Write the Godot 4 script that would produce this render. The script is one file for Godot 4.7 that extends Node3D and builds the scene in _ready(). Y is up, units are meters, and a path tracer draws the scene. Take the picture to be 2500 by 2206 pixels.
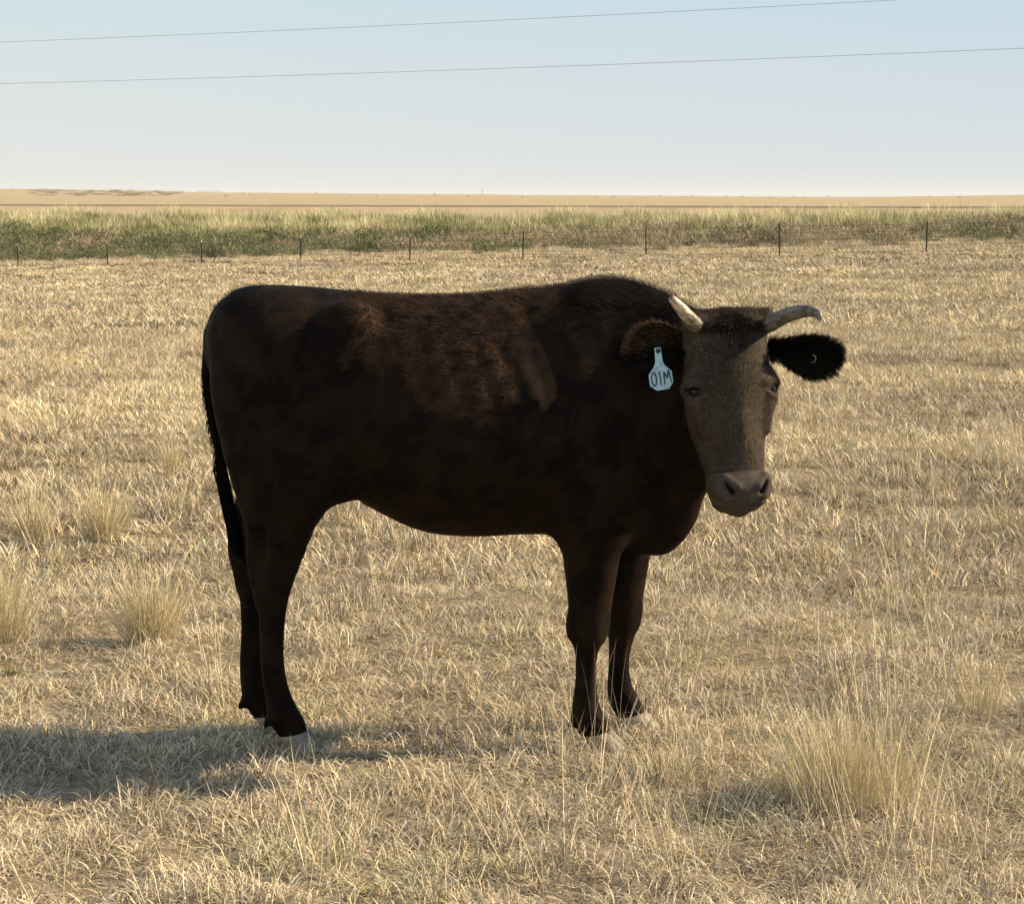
extends Node3D
# A black heifer on a dry pasture; metres, y up. The camera stands at the origin and looks along -z.

const EYE := 1.5
const PITCH := -7.252
const COW_AT := Vector3(0, 0, -5.44)
var rng := RandomNumberGenerator.new()
var noise_a := FastNoiseLite.new()
var noise_b := FastNoiseLite.new()
var noise_c := FastNoiseLite.new()


func _ready() -> void:
	rng.seed = 20240
	for n in [[noise_a, 11, 1.0], [noise_b, 23, 1.0], [noise_c, 37, 1.0]]:
		var f: FastNoiseLite = n[0]
		f.seed = n[1]
		f.noise_type = FastNoiseLite.TYPE_SIMPLEX_SMOOTH
		f.frequency = n[2]
		f.fractal_octaves = 3
	# ---------------------------------------------------------------- camera, sky, sun, exposure
	var cam := Camera3D.new()
	cam.name = "camera"
	cam.position = Vector3(0, EYE, 0)
	cam.rotation_degrees = Vector3(PITCH, 0, 0)
	cam.fov = 25.415
	cam.near = 0.05
	cam.far = 60000.0
	add_child(cam)
	cam.current = true
	var sun_to := Vector3(0.865, 0.49, -0.11).normalized()
	var sun := DirectionalLight3D.new()
	sun.name = "sun"
	sun.light_color = Color(1.0, 0.915, 0.77)
	sun.light_energy = 1.6
	sun.light_angular_distance = 0.5
	sun.shadow_enabled = true
	add_child(sun)
	sun.look_at_from_position(Vector3.ZERO, -sun_to, Vector3.UP)
	var env := Environment.new()
	env.background_mode = Environment.BG_SKY
	var sky := Sky.new()
	var pano := PanoramaSkyMaterial.new()
	pano.panorama = sky_picture(sun_to)
	sky.sky_material = pano
	env.sky = sky
	env.tonemap_mode = Environment.TONE_MAPPER_LINEAR
	env.tonemap_exposure = 1.95
	env.fog_enabled = true
	env.fog_density = 0.00006
	env.fog_light_color = Color(0.95, 0.96, 0.96)
	env.sdfgi_enabled = true
	env.ssao_enabled = true
	env.ssil_enabled = true
	var we := WorldEnvironment.new()
	we.name = "air"
	we.environment = env
	add_child(we)
	# ---------------------------------------------------------------- setting
	build_ground()
	build_far()
	build_fence()
	build_wires()
	print("setting ", Time.get_ticks_msec())
	build_roadside()
	build_grass()
	print("grass ", Time.get_ticks_msec())
	# ---------------------------------------------------------------- the animal
	build_cow()
	print("cow ", Time.get_ticks_msec())


# ======================================================================== helpers

func lin(r: float, g: float, b: float) -> Color:
	return Color(r, g, b).linear_to_srgb()


func mat(c: Color, rough := 0.9, spec := 0.3) -> StandardMaterial3D:
	var m := StandardMaterial3D.new()
	m.albedo_color = c.linear_to_srgb()
	m.roughness = rough
	m.metallic_specular = spec
	return m


func vmat(rough := 0.9, spec := 0.3, through := 0.0) -> StandardMaterial3D:
	var m := StandardMaterial3D.new()
	m.vertex_color_use_as_albedo = true
	m.roughness = rough
	m.metallic_specular = spec
	m.cull_mode = BaseMaterial3D.CULL_DISABLED
	if through > 0.0:
		m.backlight_enabled = true
		m.backlight = Color(through, through, through)
	return m


class Shape:
	var v := PackedVector3Array()
	var n := PackedVector3Array()
	var c := PackedColorArray()
	var i := PackedInt32Array()

	func mesh(m: Material) -> ArrayMesh:
		var a := []
		a.resize(Mesh.ARRAY_MAX)
		a[Mesh.ARRAY_VERTEX] = v
		a[Mesh.ARRAY_NORMAL] = n
		if c.size() == v.size():
			a[Mesh.ARRAY_COLOR] = c
		a[Mesh.ARRAY_INDEX] = i
		var am := ArrayMesh.new()
		am.add_surface_from_arrays(Mesh.PRIMITIVE_TRIANGLES, a)
		am.surface_set_material(0, m)
		return am

	func smooth_normals() -> void:
		n.resize(v.size())
		n.fill(Vector3.ZERO)
		for k in range(0, i.size(), 3):
			var a := i[k]
			var b := i[k + 1]
			var d := i[k + 2]
			var f := (v[d] - v[a]).cross(v[b] - v[a])
			n[a] += f
			n[b] += f
			n[d] += f
		for k in n.size():
			n[k] = n[k].normalized()

	# a tapering ribbon along the points; the face turns with `side`
	func ribbon(p: PackedVector3Array, w: float, side: Vector3, col0: Color, col1: Color, normal := Vector3.ZERO) -> void:
		var k := p.size()
		var at := v.size()
		for j in k:
			var t := float(j) / (k - 1)
			var d := (p[mini(j + 1, k - 1)] - p[maxi(j - 1, 0)]).normalized()
			var nn := normal if normal != Vector3.ZERO else side.cross(d).normalized()
			var col := col0.lerp(col1, t)
			if j == k - 1:
				v.append(p[j])
				n.append(nn)
				c.append(col)
			else:
				var h := side * (w * (1.0 - 0.65 * t * t) * 0.5)
				v.append(p[j] - h)
				v.append(p[j] + h)
				n.append(nn)
				n.append(nn)
				c.append(col)
				c.append(col)
		for j in k - 2:
			var b := at + j * 2
			i.append_array(PackedInt32Array([b, b + 2, b + 1, b + 1, b + 2, b + 3]))
		var e := at + (k - 2) * 2
		i.append_array(PackedInt32Array([e, e + 2, e + 1]))

	# a round tube with a radius at each point, closed at both ends
	func tube(p: PackedVector3Array, r: PackedFloat32Array, sides: int, cols: PackedColorArray) -> void:
		var at := v.size()
		var k := p.size()
		var u := Vector3.UP
		for j in k:
			var d := (p[mini(j + 1, k - 1)] - p[maxi(j - 1, 0)]).normalized()
			if j == 0:
				u = d.cross(Vector3(0.31, 0.2, 0.93)).normalized()
			u = (u - d * u.dot(d)).normalized()
			var w := d.cross(u)
			for s in sides:
				var a := TAU * s / sides
				var o := u * cos(a) + w * sin(a)
				v.append(p[j] + o * r[j])
				n.append(o)
				c.append(cols[mini(j, cols.size() - 1)])
		for j in k - 1:
			for s in sides:
				var a := at + j * sides + s
				var b := at + j * sides + (s + 1) % sides
				i.append_array(PackedInt32Array([a, a + sides, b, b, a + sides, b + sides]))
		for e in 2:
			var base := at + e * (k - 1) * sides
			var mid := v.size()
			v.append(p[e * (k - 1)])
			n.append((p[0] - p[1]).normalized() if e == 0 else (p[k - 1] - p[k - 2]).normalized())
			c.append(cols[mini(e * (k - 1), cols.size() - 1)])
			for s in sides:
				if e == 0:
					i.append_array(PackedInt32Array([mid, base + s, base + (s + 1) % sides]))
				else:
					i.append_array(PackedInt32Array([mid, base + (s + 1) % sides, base + s]))


func put(called: String, mesh: Mesh, parent: Node = self) -> MeshInstance3D:
	var o := MeshInstance3D.new()
	o.name = called
	o.mesh = mesh
	parent.add_child(o, true)
	return o


func tag(o: Node, label: String, category := "", group := "", kind := "") -> void:
	o.set_meta("label", label)
	if category:
		o.set_meta("category", category)
	if group:
		o.set_meta("group", group)
	if kind:
		o.set_meta("kind", kind)


func vary(c: Color, amount: float) -> Color:
	var k := 1.0 + rng.randf_range(-amount, amount)
	return Color(c.r * k, c.g * k * rng.randf_range(0.97, 1.03), c.b * k * rng.randf_range(0.92, 1.08))


func scatter(called: String, mesh: Mesh, where: Array, colors: PackedColorArray) -> MultiMeshInstance3D:
	var mm := MultiMesh.new()
	mm.transform_format = MultiMesh.TRANSFORM_3D
	mm.use_colors = true
	mm.mesh = mesh
	mm.instance_count = where.size()
	for k in where.size():
		mm.set_instance_transform(k, where[k])
		mm.set_instance_color(k, colors[k])
	var o := MultiMeshInstance3D.new()
	o.name = called
	o.multimesh = mm
	add_child(o, true)
	return o


func noise_texture(seed_: int, freq: float, stops: Array, size := 512) -> NoiseTexture2D:
	var f := FastNoiseLite.new()
	f.seed = seed_
	f.noise_type = FastNoiseLite.TYPE_SIMPLEX_SMOOTH
	f.frequency = freq
	f.fractal_octaves = 5
	f.fractal_gain = 0.62
	var t := NoiseTexture2D.new()
	t.width = size
	t.height = size
	t.seamless = true
	t.noise = f
	var g := Gradient.new()
	var offs := PackedFloat32Array()
	var cols := PackedColorArray()
	for s in stops:
		offs.append(s[0])
		cols.append(s[1])
	g.offsets = offs
	g.colors = cols
	t.color_ramp = g
	return t


# ======================================================================== sky

func sky_picture(sun_to: Vector3) -> ImageTexture:
	# hazy evening air: pale at the horizon, blue higher up, brighter and warmer towards the sun
	var w := 512
	var h := 256
	var im := Image.create_empty(w, h, false, Image.FORMAT_RGBAF)
	var zenith := Color(0.20, 0.34, 0.60)
	var mid := Color(0.53, 0.705, 0.775)
	var low := Color(0.72, 0.75, 0.725)
	for y in h:
		var el := (0.5 - (y + 0.5) / h) * PI
		for x in w:
			var az := ((x + 0.5) / w - 0.5) * TAU
			var d := Vector3(sin(az) * cos(el), sin(el), -cos(az) * cos(el))
			var up := maxf(d.y, 0.0)
			var c := low.lerp(mid, smoothstep(0.0, 0.155, up)).lerp(zenith, smoothstep(0.12, 0.9, up))
			var s := d.dot(sun_to) * 0.5 + 0.5
			var warm := pow(s, 2.0)
			c = Color(c.r * (0.84 + 0.52 * warm), c.g * (0.90 + 0.30 * warm), c.b * (1.02 - 0.04 * warm))
			var glow := pow(s, 24.0)
			c = Color(c.r + 1.1 * glow, c.g + 0.95 * glow, c.b + 0.7 * glow)
			im.set_pixel(x, y, Color(c.r * 0.53, c.g * 0.53, c.b * 0.53, 1.0))
	return ImageTexture.create_from_image(im)


# ======================================================================== ground

func ridge(a: float) -> float:
	# how far the skyline stands above eye level, as a slope, by direction a = x / distance
	var t := [[-1.2, 0.0060], [-0.26, 0.0041], [-0.2, 0.0034], [-0.14, 0.0021], [-0.015, 0.0013], [0.01, 0.0009], [0.07, 0.0006], [0.12, 0.0002], [0.17, 0.0], [0.21, 0.0004], [0.26, 0.0011], [1.2, 0.003]]
	for k in t.size() - 1:
		if a < t[k + 1][0]:
			var f: float = clampf((a - t[k][0]) / (t[k + 1][0] - t[k][0]), 0.0, 1.0)
			f = f * f * (3.0 - 2.0 * f)
			return lerpf(t[k][1], t[k + 1][1], f)
	return 0.003


func land(x: float, d: float) -> float:
	# the lie of the land without its bumps; d is the distance ahead
	var y := 0.0
	var dd := d + 0.5 * clampf(x, -80.0, 80.0)      # the fence, the ditch and the road run aslant
	y += (-0.95 + 0.034 * clampf(x, -60.0, 60.0)) * smoothstep(7.0, 77.0, d)
	y += 0.75 * smoothstep(88.0, 122.0, dd) - 0.034 * clampf(x, -60.0, 60.0) * smoothstep(88.0, 130.0, dd)
	y += 0.95 * smoothstep(128.0, 150.0, dd) - 0.8 * smoothstep(160.0, 185.0, dd)
	if d > 300.0:
		var far := smoothstep(500.0, 2500.0, d)
		var r := ridge(x / d)
		y = lerpf(y, EYE + r * d, far if d < 2500.0 else 1.0)
		if d > 2500.0:
			y -= (d - 2500.0) * 0.004
			y = maxf(y, -30.0)
	return y


func ground_y(x: float, d: float) -> float:
	var y := land(x, d)
	if d < 200.0:
		var near := 1.0 - smoothstep(60.0, 200.0, d)
		var trod := Vector2(x + 0.2, (d - 5.44) * 1.6).length()
		near *= smoothstep(0.5, 1.5, trod)
		y += (0.028 * noise_a.get_noise_2d(x * 1.7, d * 1.7) + 0.05 * noise_b.get_noise_2d(x * 0.35, d * 0.35)) * near
	return y


func build_ground() -> void:
	var s := Shape.new()
	var ds := PackedFloat32Array([-80, -40, -20, -10, -5, -2, 0, 1.5, 2.5])
	var d := 3.0
	while d < 24000.0:
		ds.append(d)
		d *= 1.018 if d < 200.0 else (1.04 if d < 4000.0 else 1.2)
	ds.append(28000.0)
	var cols := 181
	for q in ds:
		var wide := 30.0 + maxf(q, 0.0) * 1.4
		for k in cols:
			var u := (float(k) / (cols - 1)) * 2.0 - 1.0
			var x := wide * (0.07 * u + 0.93 * pow(absf(u), 3.0) * signf(u))
			s.v.append(Vector3(x, ground_y(x, q), -q))
	for r in ds.size() - 1:
		for k in cols - 1:
			var a := r * cols + k
			s.i.append_array(PackedInt32Array([a, a + cols, a + 1, a + 1, a + cols, a + cols + 1]))
	s.smooth_normals()
	# bare soil and thatch under the grass that is built; the grass cover itself on the plain beyond the road
	var soil := sheet([[0.0, lin(0.065, 0.050, 0.034)], [0.4, lin(0.13, 0.102, 0.068)], [0.6, lin(0.21, 0.165, 0.108)], [1.0, lin(0.34, 0.275, 0.185)]], 0.25)
	var plain := sheet([[0.0, lin(0.16, 0.12, 0.075)], [0.4, lin(0.30, 0.235, 0.145)], [0.6, lin(0.40, 0.31, 0.19)], [1.0, lin(0.50, 0.40, 0.26)]], 0.6)
	var cut_at := 0
	for r in ds.size():
		if ds[r] < 118.0:
			cut_at = r
	var near := Shape.new()
	near.v = s.v.slice(0, (cut_at + 1) * cols)
	near.n = s.n.slice(0, (cut_at + 1) * cols)
	near.i = s.i.slice(0, cut_at * (cols - 1) * 6)
	var am := near.mesh(soil)
	var rest := []
	rest.resize(Mesh.ARRAY_MAX)
	rest[Mesh.ARRAY_VERTEX] = s.v.slice(cut_at * cols)
	rest[Mesh.ARRAY_NORMAL] = s.n.slice(cut_at * cols)
	rest[Mesh.ARRAY_INDEX] = s.i.slice(0, (ds.size() - 1 - cut_at) * (cols - 1) * 6)
	am.add_surface_from_arrays(Mesh.PRIMITIVE_TRIANGLES, rest)
	am.surface_set_material(1, plain)
	var o := put("ground", am)
	tag(o, "dry straw coloured pasture reaching to the skyline", "", "", "structure")


func sheet(stops: Array, broad: float) -> StandardMaterial3D:
	var m := StandardMaterial3D.new()
	m.roughness = 1.0
	m.metallic_specular = 0.1
	m.uv1_triplanar = true
	m.uv1_world_triplanar = true
	m.uv1_scale = Vector3(2.3, 2.3, 2.3)
	m.albedo_texture = noise_texture(5, 0.02, stops)
	m.detail_enabled = true
	m.detail_blend_mode = BaseMaterial3D.BLEND_MODE_MIX
	m.detail_uv_layer = BaseMaterial3D.DETAIL_UV_2
	m.uv2_triplanar = true
	m.uv2_world_triplanar = true
	m.uv2_scale = Vector3(0.011, 0.011, 0.011)
	m.detail_albedo = noise_texture(9, 0.012, [[0.0, Color(lin(0.26, 0.20, 0.115), broad)], [0.5, Color(lin(0.40, 0.31, 0.19), broad)], [1.0, Color(lin(0.48, 0.39, 0.25), broad)]])
	return m


# ======================================================================== far things

func build_far() -> void:
	# flat-topped hill far beyond the skyline, left of the middle
	var s := Shape.new()
	var dist := 21000.0
	var half := 130.0
	var cx := (420.0 - 1022.0) / 4000.0 * dist
	var tops := [[-1.45, -40.0], [-1.15, 30.0], [-0.95, 62.0], [-0.4, 68.0], [0.2, 66.0], [0.7, 70.0], [0.98, 60.0], [1.2, 28.0], [1.6, -40.0]]
	for k in tops.size():
		for z in 2:
			s.v.append(Vector3(cx + tops[k][0] * half, tops[k][1] - 2.0 * z, -dist - 200.0 * z))
			s.v.append(Vector3(cx + tops[k][0] * half * 1.1, -60.0, -dist + (120.0 if z == 0 else -320.0)))
	for k in tops.size() - 1:
		var a := k * 4
		var b := a + 4
		s.i.append_array(PackedInt32Array([a + 1, a, b, a + 1, b, b + 1, a, a + 2, b + 2, a, b + 2, b, a + 2, a + 3, b + 3, a + 2, b + 3, b + 2]))
	s.smooth_normals()
	var hill := put("distant_mesa", s.mesh(mat(Color(0.16, 0.15, 0.12), 1.0, 0.1)))
	tag(hill, "small flat-topped hill on the skyline left of the middle", "", "", "structure")
	# slender mast on the skyline
	var mast := Node3D.new()
	mast.name = "radio_mast"
	add_child(mast)
	var md := 2450.0
	var mx := (963.5 - 1022.0) / 4000.0 * md
	mast.position = Vector3(mx, land(mx, md) - 0.3, -md)
	tag(mast, "slender mast standing on the skyline near the middle", "mast")
	var steel := mat(Color(0.22, 0.22, 0.22), 0.6, 0.5)
	for leg in 3:
		var a := TAU * leg / 3.0
		var t := Shape.new()
		t.tube(PackedVector3Array([Vector3(cos(a), 0, sin(a)) * 0.45, Vector3(cos(a), 0, sin(a)) * 0.25 + Vector3(0, 9.0, 0)]), PackedFloat32Array([0.14, 0.10]), 6, PackedColorArray([Color.WHITE]))
		put("leg", t.mesh(steel), mast)
	for b in 9:
		var t := Shape.new()
		var y := 0.6 + b * 0.95
		var r := 0.45 - 0.2 * y / 9.0
		var ring := PackedVector3Array()
		var rad := PackedFloat32Array()
		for leg in 4:
			var a := TAU * (leg % 3) / 3.0
			ring.append(Vector3(cos(a) * r, y, sin(a) * r))
			rad.append(0.05)
		t.tube(ring, rad, 5, PackedColorArray([Color.WHITE]))
		put("brace", t.mesh(steel), mast)


# ======================================================================== fence

func build_fence() -> void:
	var fence := Node3D.new()
	fence.name = "wire_fence"
	add_child(fence)
	tag(fence, "wire fence of thin steel posts crossing the pasture behind the heifer", "fence")
	var dark := mat(Color(0.045, 0.04, 0.032), 0.85, 0.3)
	var pale := mat(Color(0.62, 0.62, 0.58), 0.7, 0.4)
	var wire_m := mat(Color(0.10, 0.085, 0.07), 0.6, 0.4)
	var tops: Array[Vector3] = []
	# the posts stand five metres apart along a straight line
	var spacing := 5.36
	var mid := Vector3(0.40, 0, -77.0)
	var along := Vector3(cos(deg_to_rad(32.0)), 0, sin(deg_to_rad(32.0)))
	for k in range(-10, 9):
		var p := mid + along * (k * spacing + rng.randf_range(-0.12, 0.12))
		p.y = ground_y(p.x, -p.z) - 0.05
		tops.append(p)
		var post := Node3D.new()
		post.name = "post"
		fence.add_child(post, true)
		post.position = p
		post.rotation = Vector3(rng.randf_range(-0.04, 0.04), rng.randf_range(-0.3, 0.3), rng.randf_range(-0.045, 0.045))
		var s := SurfaceTool.new()
		var h := 1.18 + rng.randf_range(-0.06, 0.10)
		for b in [[Vector3(0.050, h, 0.010), Vector3(0, h / 2, 0)], [Vector3(0.012, h, 0.05), Vector3(0, h / 2, -0.028)]]:
			var bm := BoxMesh.new()
			bm.size = b[0]
			s.append_from(bm, 0, Transform3D(Basis(), b[1]))
		for q in 14:
			var bm := BoxMesh.new()
			bm.size = Vector3(0.014, 0.022, 0.012)
			s.append_from(bm, 0, Transform3D(Basis(), Vector3(0, 0.25 + q * 0.063, 0.0095)))
		s.generate_normals()
		var sh := put("shaft", s.commit(), post)
		sh.material_override = null
		(sh.mesh as ArrayMesh).surface_set_material(0, dark)
		var c := SurfaceTool.new()
		for b in [[Vector3(0.050, 0.10, 0.012), Vector3(0, h - 0.04, 0)], [Vector3(0.014, 0.10, 0.044), Vector3(0, h - 0.04, -0.024)]]:
			var bm := BoxMesh.new()
			bm.size = b[0]
			c.append_from(bm, 0, Transform3D(Basis(), b[1]))
		c.generate_normals()
		var cap := put("tip", c.commit(), post)
		(cap.mesh as ArrayMesh).surface_set_material(0, pale if k < 0 else dark)
	for w in 5:
		var y := 0.20 + w * 0.23
		var t := Shape.new()
		var pts := PackedVector3Array()
		var rad := PackedFloat32Array()
		for k in tops.size() - 1:
			for j in 4:
				var f := j / 4.0
				var p := tops[k].lerp(tops[k + 1], f) + Vector3(0, y - 0.05 * f * (1.0 - f) + rng.randf_range(-0.008, 0.008), 0.016)
				pts.append(p)
				rad.append(0.006)
		t.tube(pts, rad, 4, PackedColorArray([Color.WHITE]))
		put("wire", t.mesh(wire_m), fence)


func build_wires() -> void:
	# two conductors of a power line that follows the road; its poles stand outside the picture
	var grey := mat(Color(0.33, 0.33, 0.34), 0.5, 0.5)
	for w in 2:
		var s := Shape.new()
		var pts := PackedVector3Array()
		var rad := PackedFloat32Array()
		var high: float = [6.62, 9.02][w]
		for k in 101:
			var x := -110.0 + k * 1.8
			var d := (103.0 - 0.56 * x)
			var sag := 1.5e-4 * (x - 2.0) * (x - 2.0)
			pts.append(Vector3(x, EYE + high - 0.15 + sag, -d))
			rad.append(0.011)
		s.tube(pts, rad, 6, PackedColorArray([Color.WHITE]))
		var o := put("overhead_wire", s.mesh(grey))
		tag(o, ["lower of the two thin overhead wires crossing the sky", "upper of the two thin overhead wires crossing the sky"][w], "wire", "overhead wires")


# ======================================================================== grass

const STRAW := [Color(0.63, 0.52, 0.355), Color(0.55, 0.445, 0.285), Color(0.47, 0.385, 0.265), Color(0.41, 0.345, 0.255), Color(0.72, 0.62, 0.455), Color(0.48, 0.425, 0.235)]


func blade(s: Shape, root: Vector3, lean: Vector3, height: float, width: float, droop: float, curl: float, segs: int, c0: Color, c1: Color) -> void:
	var p := PackedVector3Array([root])
	var dir := (Vector3.UP + lean).normalized()
	var step := height / segs
	var out := Vector3(lean.x, 0, lean.z).normalized()
	var turn := Vector3(-out.z, 0, out.x) * curl
	for k in segs:
		p.append(p[k] + dir * step)
		dir = (dir + (out * 0.6 + Vector3.DOWN) * droop * (k + 1.0) / segs + turn).normalized()
	var a := rng.randf() * TAU
	s.ribbon(p, width, Vector3(cos(a), 0.0, sin(a)), c0, c1)


func straw(tone: int) -> Color:
	# tone 0 pale straw, 1 tan, 2 grey thatch, 3 yellow-green
	var c: Color
	var u := rng.randf()
	if tone == 0:
		c = STRAW[[0, 0, 4, 1, 4, 2][rng.randi() % 6]]
	elif tone == 1:
		c = STRAW[[0, 1, 2, 2, 3, 1][rng.randi() % 6]]
	elif tone == 2:
		c = [Color(0.40, 0.34, 0.25), Color(0.32, 0.265, 0.19), Color(0.52, 0.43, 0.30), Color(0.22, 0.175, 0.12)][rng.randi() % 4]
	else:
		c = [Color(0.53, 0.465, 0.27), Color(0.43, 0.385, 0.21), Color(0.60, 0.50, 0.32), Color(0.34, 0.315, 0.165)][rng.randi() % 4]
	return vary(c, 0.2)


func tuft(blades: int, radius: float, low: float, high: float, width: float, segs: int, tone: int, curly: float) -> Shape:
	var s := Shape.new()
	for k in blades:
		var a := rng.randf() * TAU
		var off := Vector3(cos(a), 0, sin(a)) * rng.randf() * radius
		var col := straw(tone if rng.randf() < 0.8 else rng.randi() % 3)
		if rng.randf() < 0.10:
			col = vary(Color(0.74, 0.63, 0.45), 0.1)
		var lean := off.normalized() * rng.randf_range(0.05, 1.0) + Vector3(rng.randf_range(-0.5, 0.5), 0, rng.randf_range(-0.5, 0.5))
		blade(s, off + Vector3(0, -0.008, 0), lean, rng.randf_range(low, high), width * rng.randf_range(0.6, 1.3), rng.randf_range(0.05, 0.35 + 0.55 * curly), rng.randf_range(-0.6, 0.6) * curly, segs, col, col)
	# litter lying flat
	for k in blades / 4:
		var a := rng.randf() * TAU
		var b := rng.randf() * TAU
		var col := straw([1, 2, 2][rng.randi() % 3])
		blade(s, Vector3(cos(a), 0, sin(a)) * radius * rng.randf() * 1.4 + Vector3(0, rng.randf_range(0.003, low * 0.5), 0), Vector3(cos(b), 0, sin(b)) * 7.0, high * rng.randf_range(0.5, 0.9), width, rng.randf_range(-0.05, 0.15), rng.randf_range(-0.4, 0.4), segs, col, col)
	return s


func stalks(count: int, radius: float, low: float, high: float, width: float) -> Shape:
	var s := Shape.new()
	for k in count:
		var a := rng.randf() * TAU
		var r := sqrt(rng.randf()) * radius
		var root := Vector3(cos(a) * r, -0.01, sin(a) * r)
		var col := vary([Color(0.68, 0.57, 0.40), Color(0.58, 0.47, 0.31), Color(0.50, 0.42, 0.31)][rng.randi() % 3], 0.15)
		var lean := Vector3(cos(a), 0, sin(a)) * rng.randf_range(0.0, 0.35) + Vector3(rng.randf_range(-0.2, 0.2), 0, rng.randf_range(-0.2, 0.2))
		blade(s, root, lean, rng.randf_range(low, high), width, rng.randf_range(-0.02, 0.16), rng.randf_range(-0.08, 0.08), 6, col, col)
	return s


func place(x: float, d: float, size: float, tall := 1.0) -> Transform3D:
	var b := Basis(Vector3.UP, rng.randf() * TAU)
	b = Basis(Vector3(rng.randf_range(-1, 1), 0.001, rng.randf_range(-1, 1)).normalized(), rng.randf_range(0.0, 0.10)) * b
	return Transform3D(b.scaled(Vector3(size, size * tall, size)), Vector3(x, ground_y(x, d), -d))


func lushness(x: float, d: float) -> float:
	# 0 bare and trampled .. 1 deep clump; clumps a hand or two across
	var n := noise_b.get_noise_2d(x * 2.4, d * 2.4) + 0.45 * noise_c.get_noise_2d(x * 0.7 + 5.0, d * 0.7) + 0.5 * noise_a.get_noise_2d(x * 6.0 + 9.0, d * 6.0)
	return clampf(0.5 + 0.95 * n, 0.0, 1.0)


func tone_at(x: float, d: float) -> int:
	var n := noise_c.get_noise_2d(x * 1.3, d * 1.3) + rng.randf_range(-0.22, 0.22)
	if n < -0.27:
		return 2
	if n > 0.36:
		return 3
	return 0 if noise_a.get_noise_2d(x * 1.1 + 60.0, d * 1.1) + rng.randf_range(-0.25, 0.25) > -0.05 else 1


func turf_mesh(tufts: Array, spots: Array, m: Material) -> ArrayMesh:
	# spots: [transform, tone]; each takes a random tuft of its tone
	var st := SurfaceTool.new()
	st.begin(Mesh.PRIMITIVE_TRIANGLES)
	for sp in spots:
		var of: Array = tufts[sp[1]]
		st.append_from(of[rng.randi() % of.size()], 0, sp[0])
	st.set_material(m)
	return st.commit()


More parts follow.
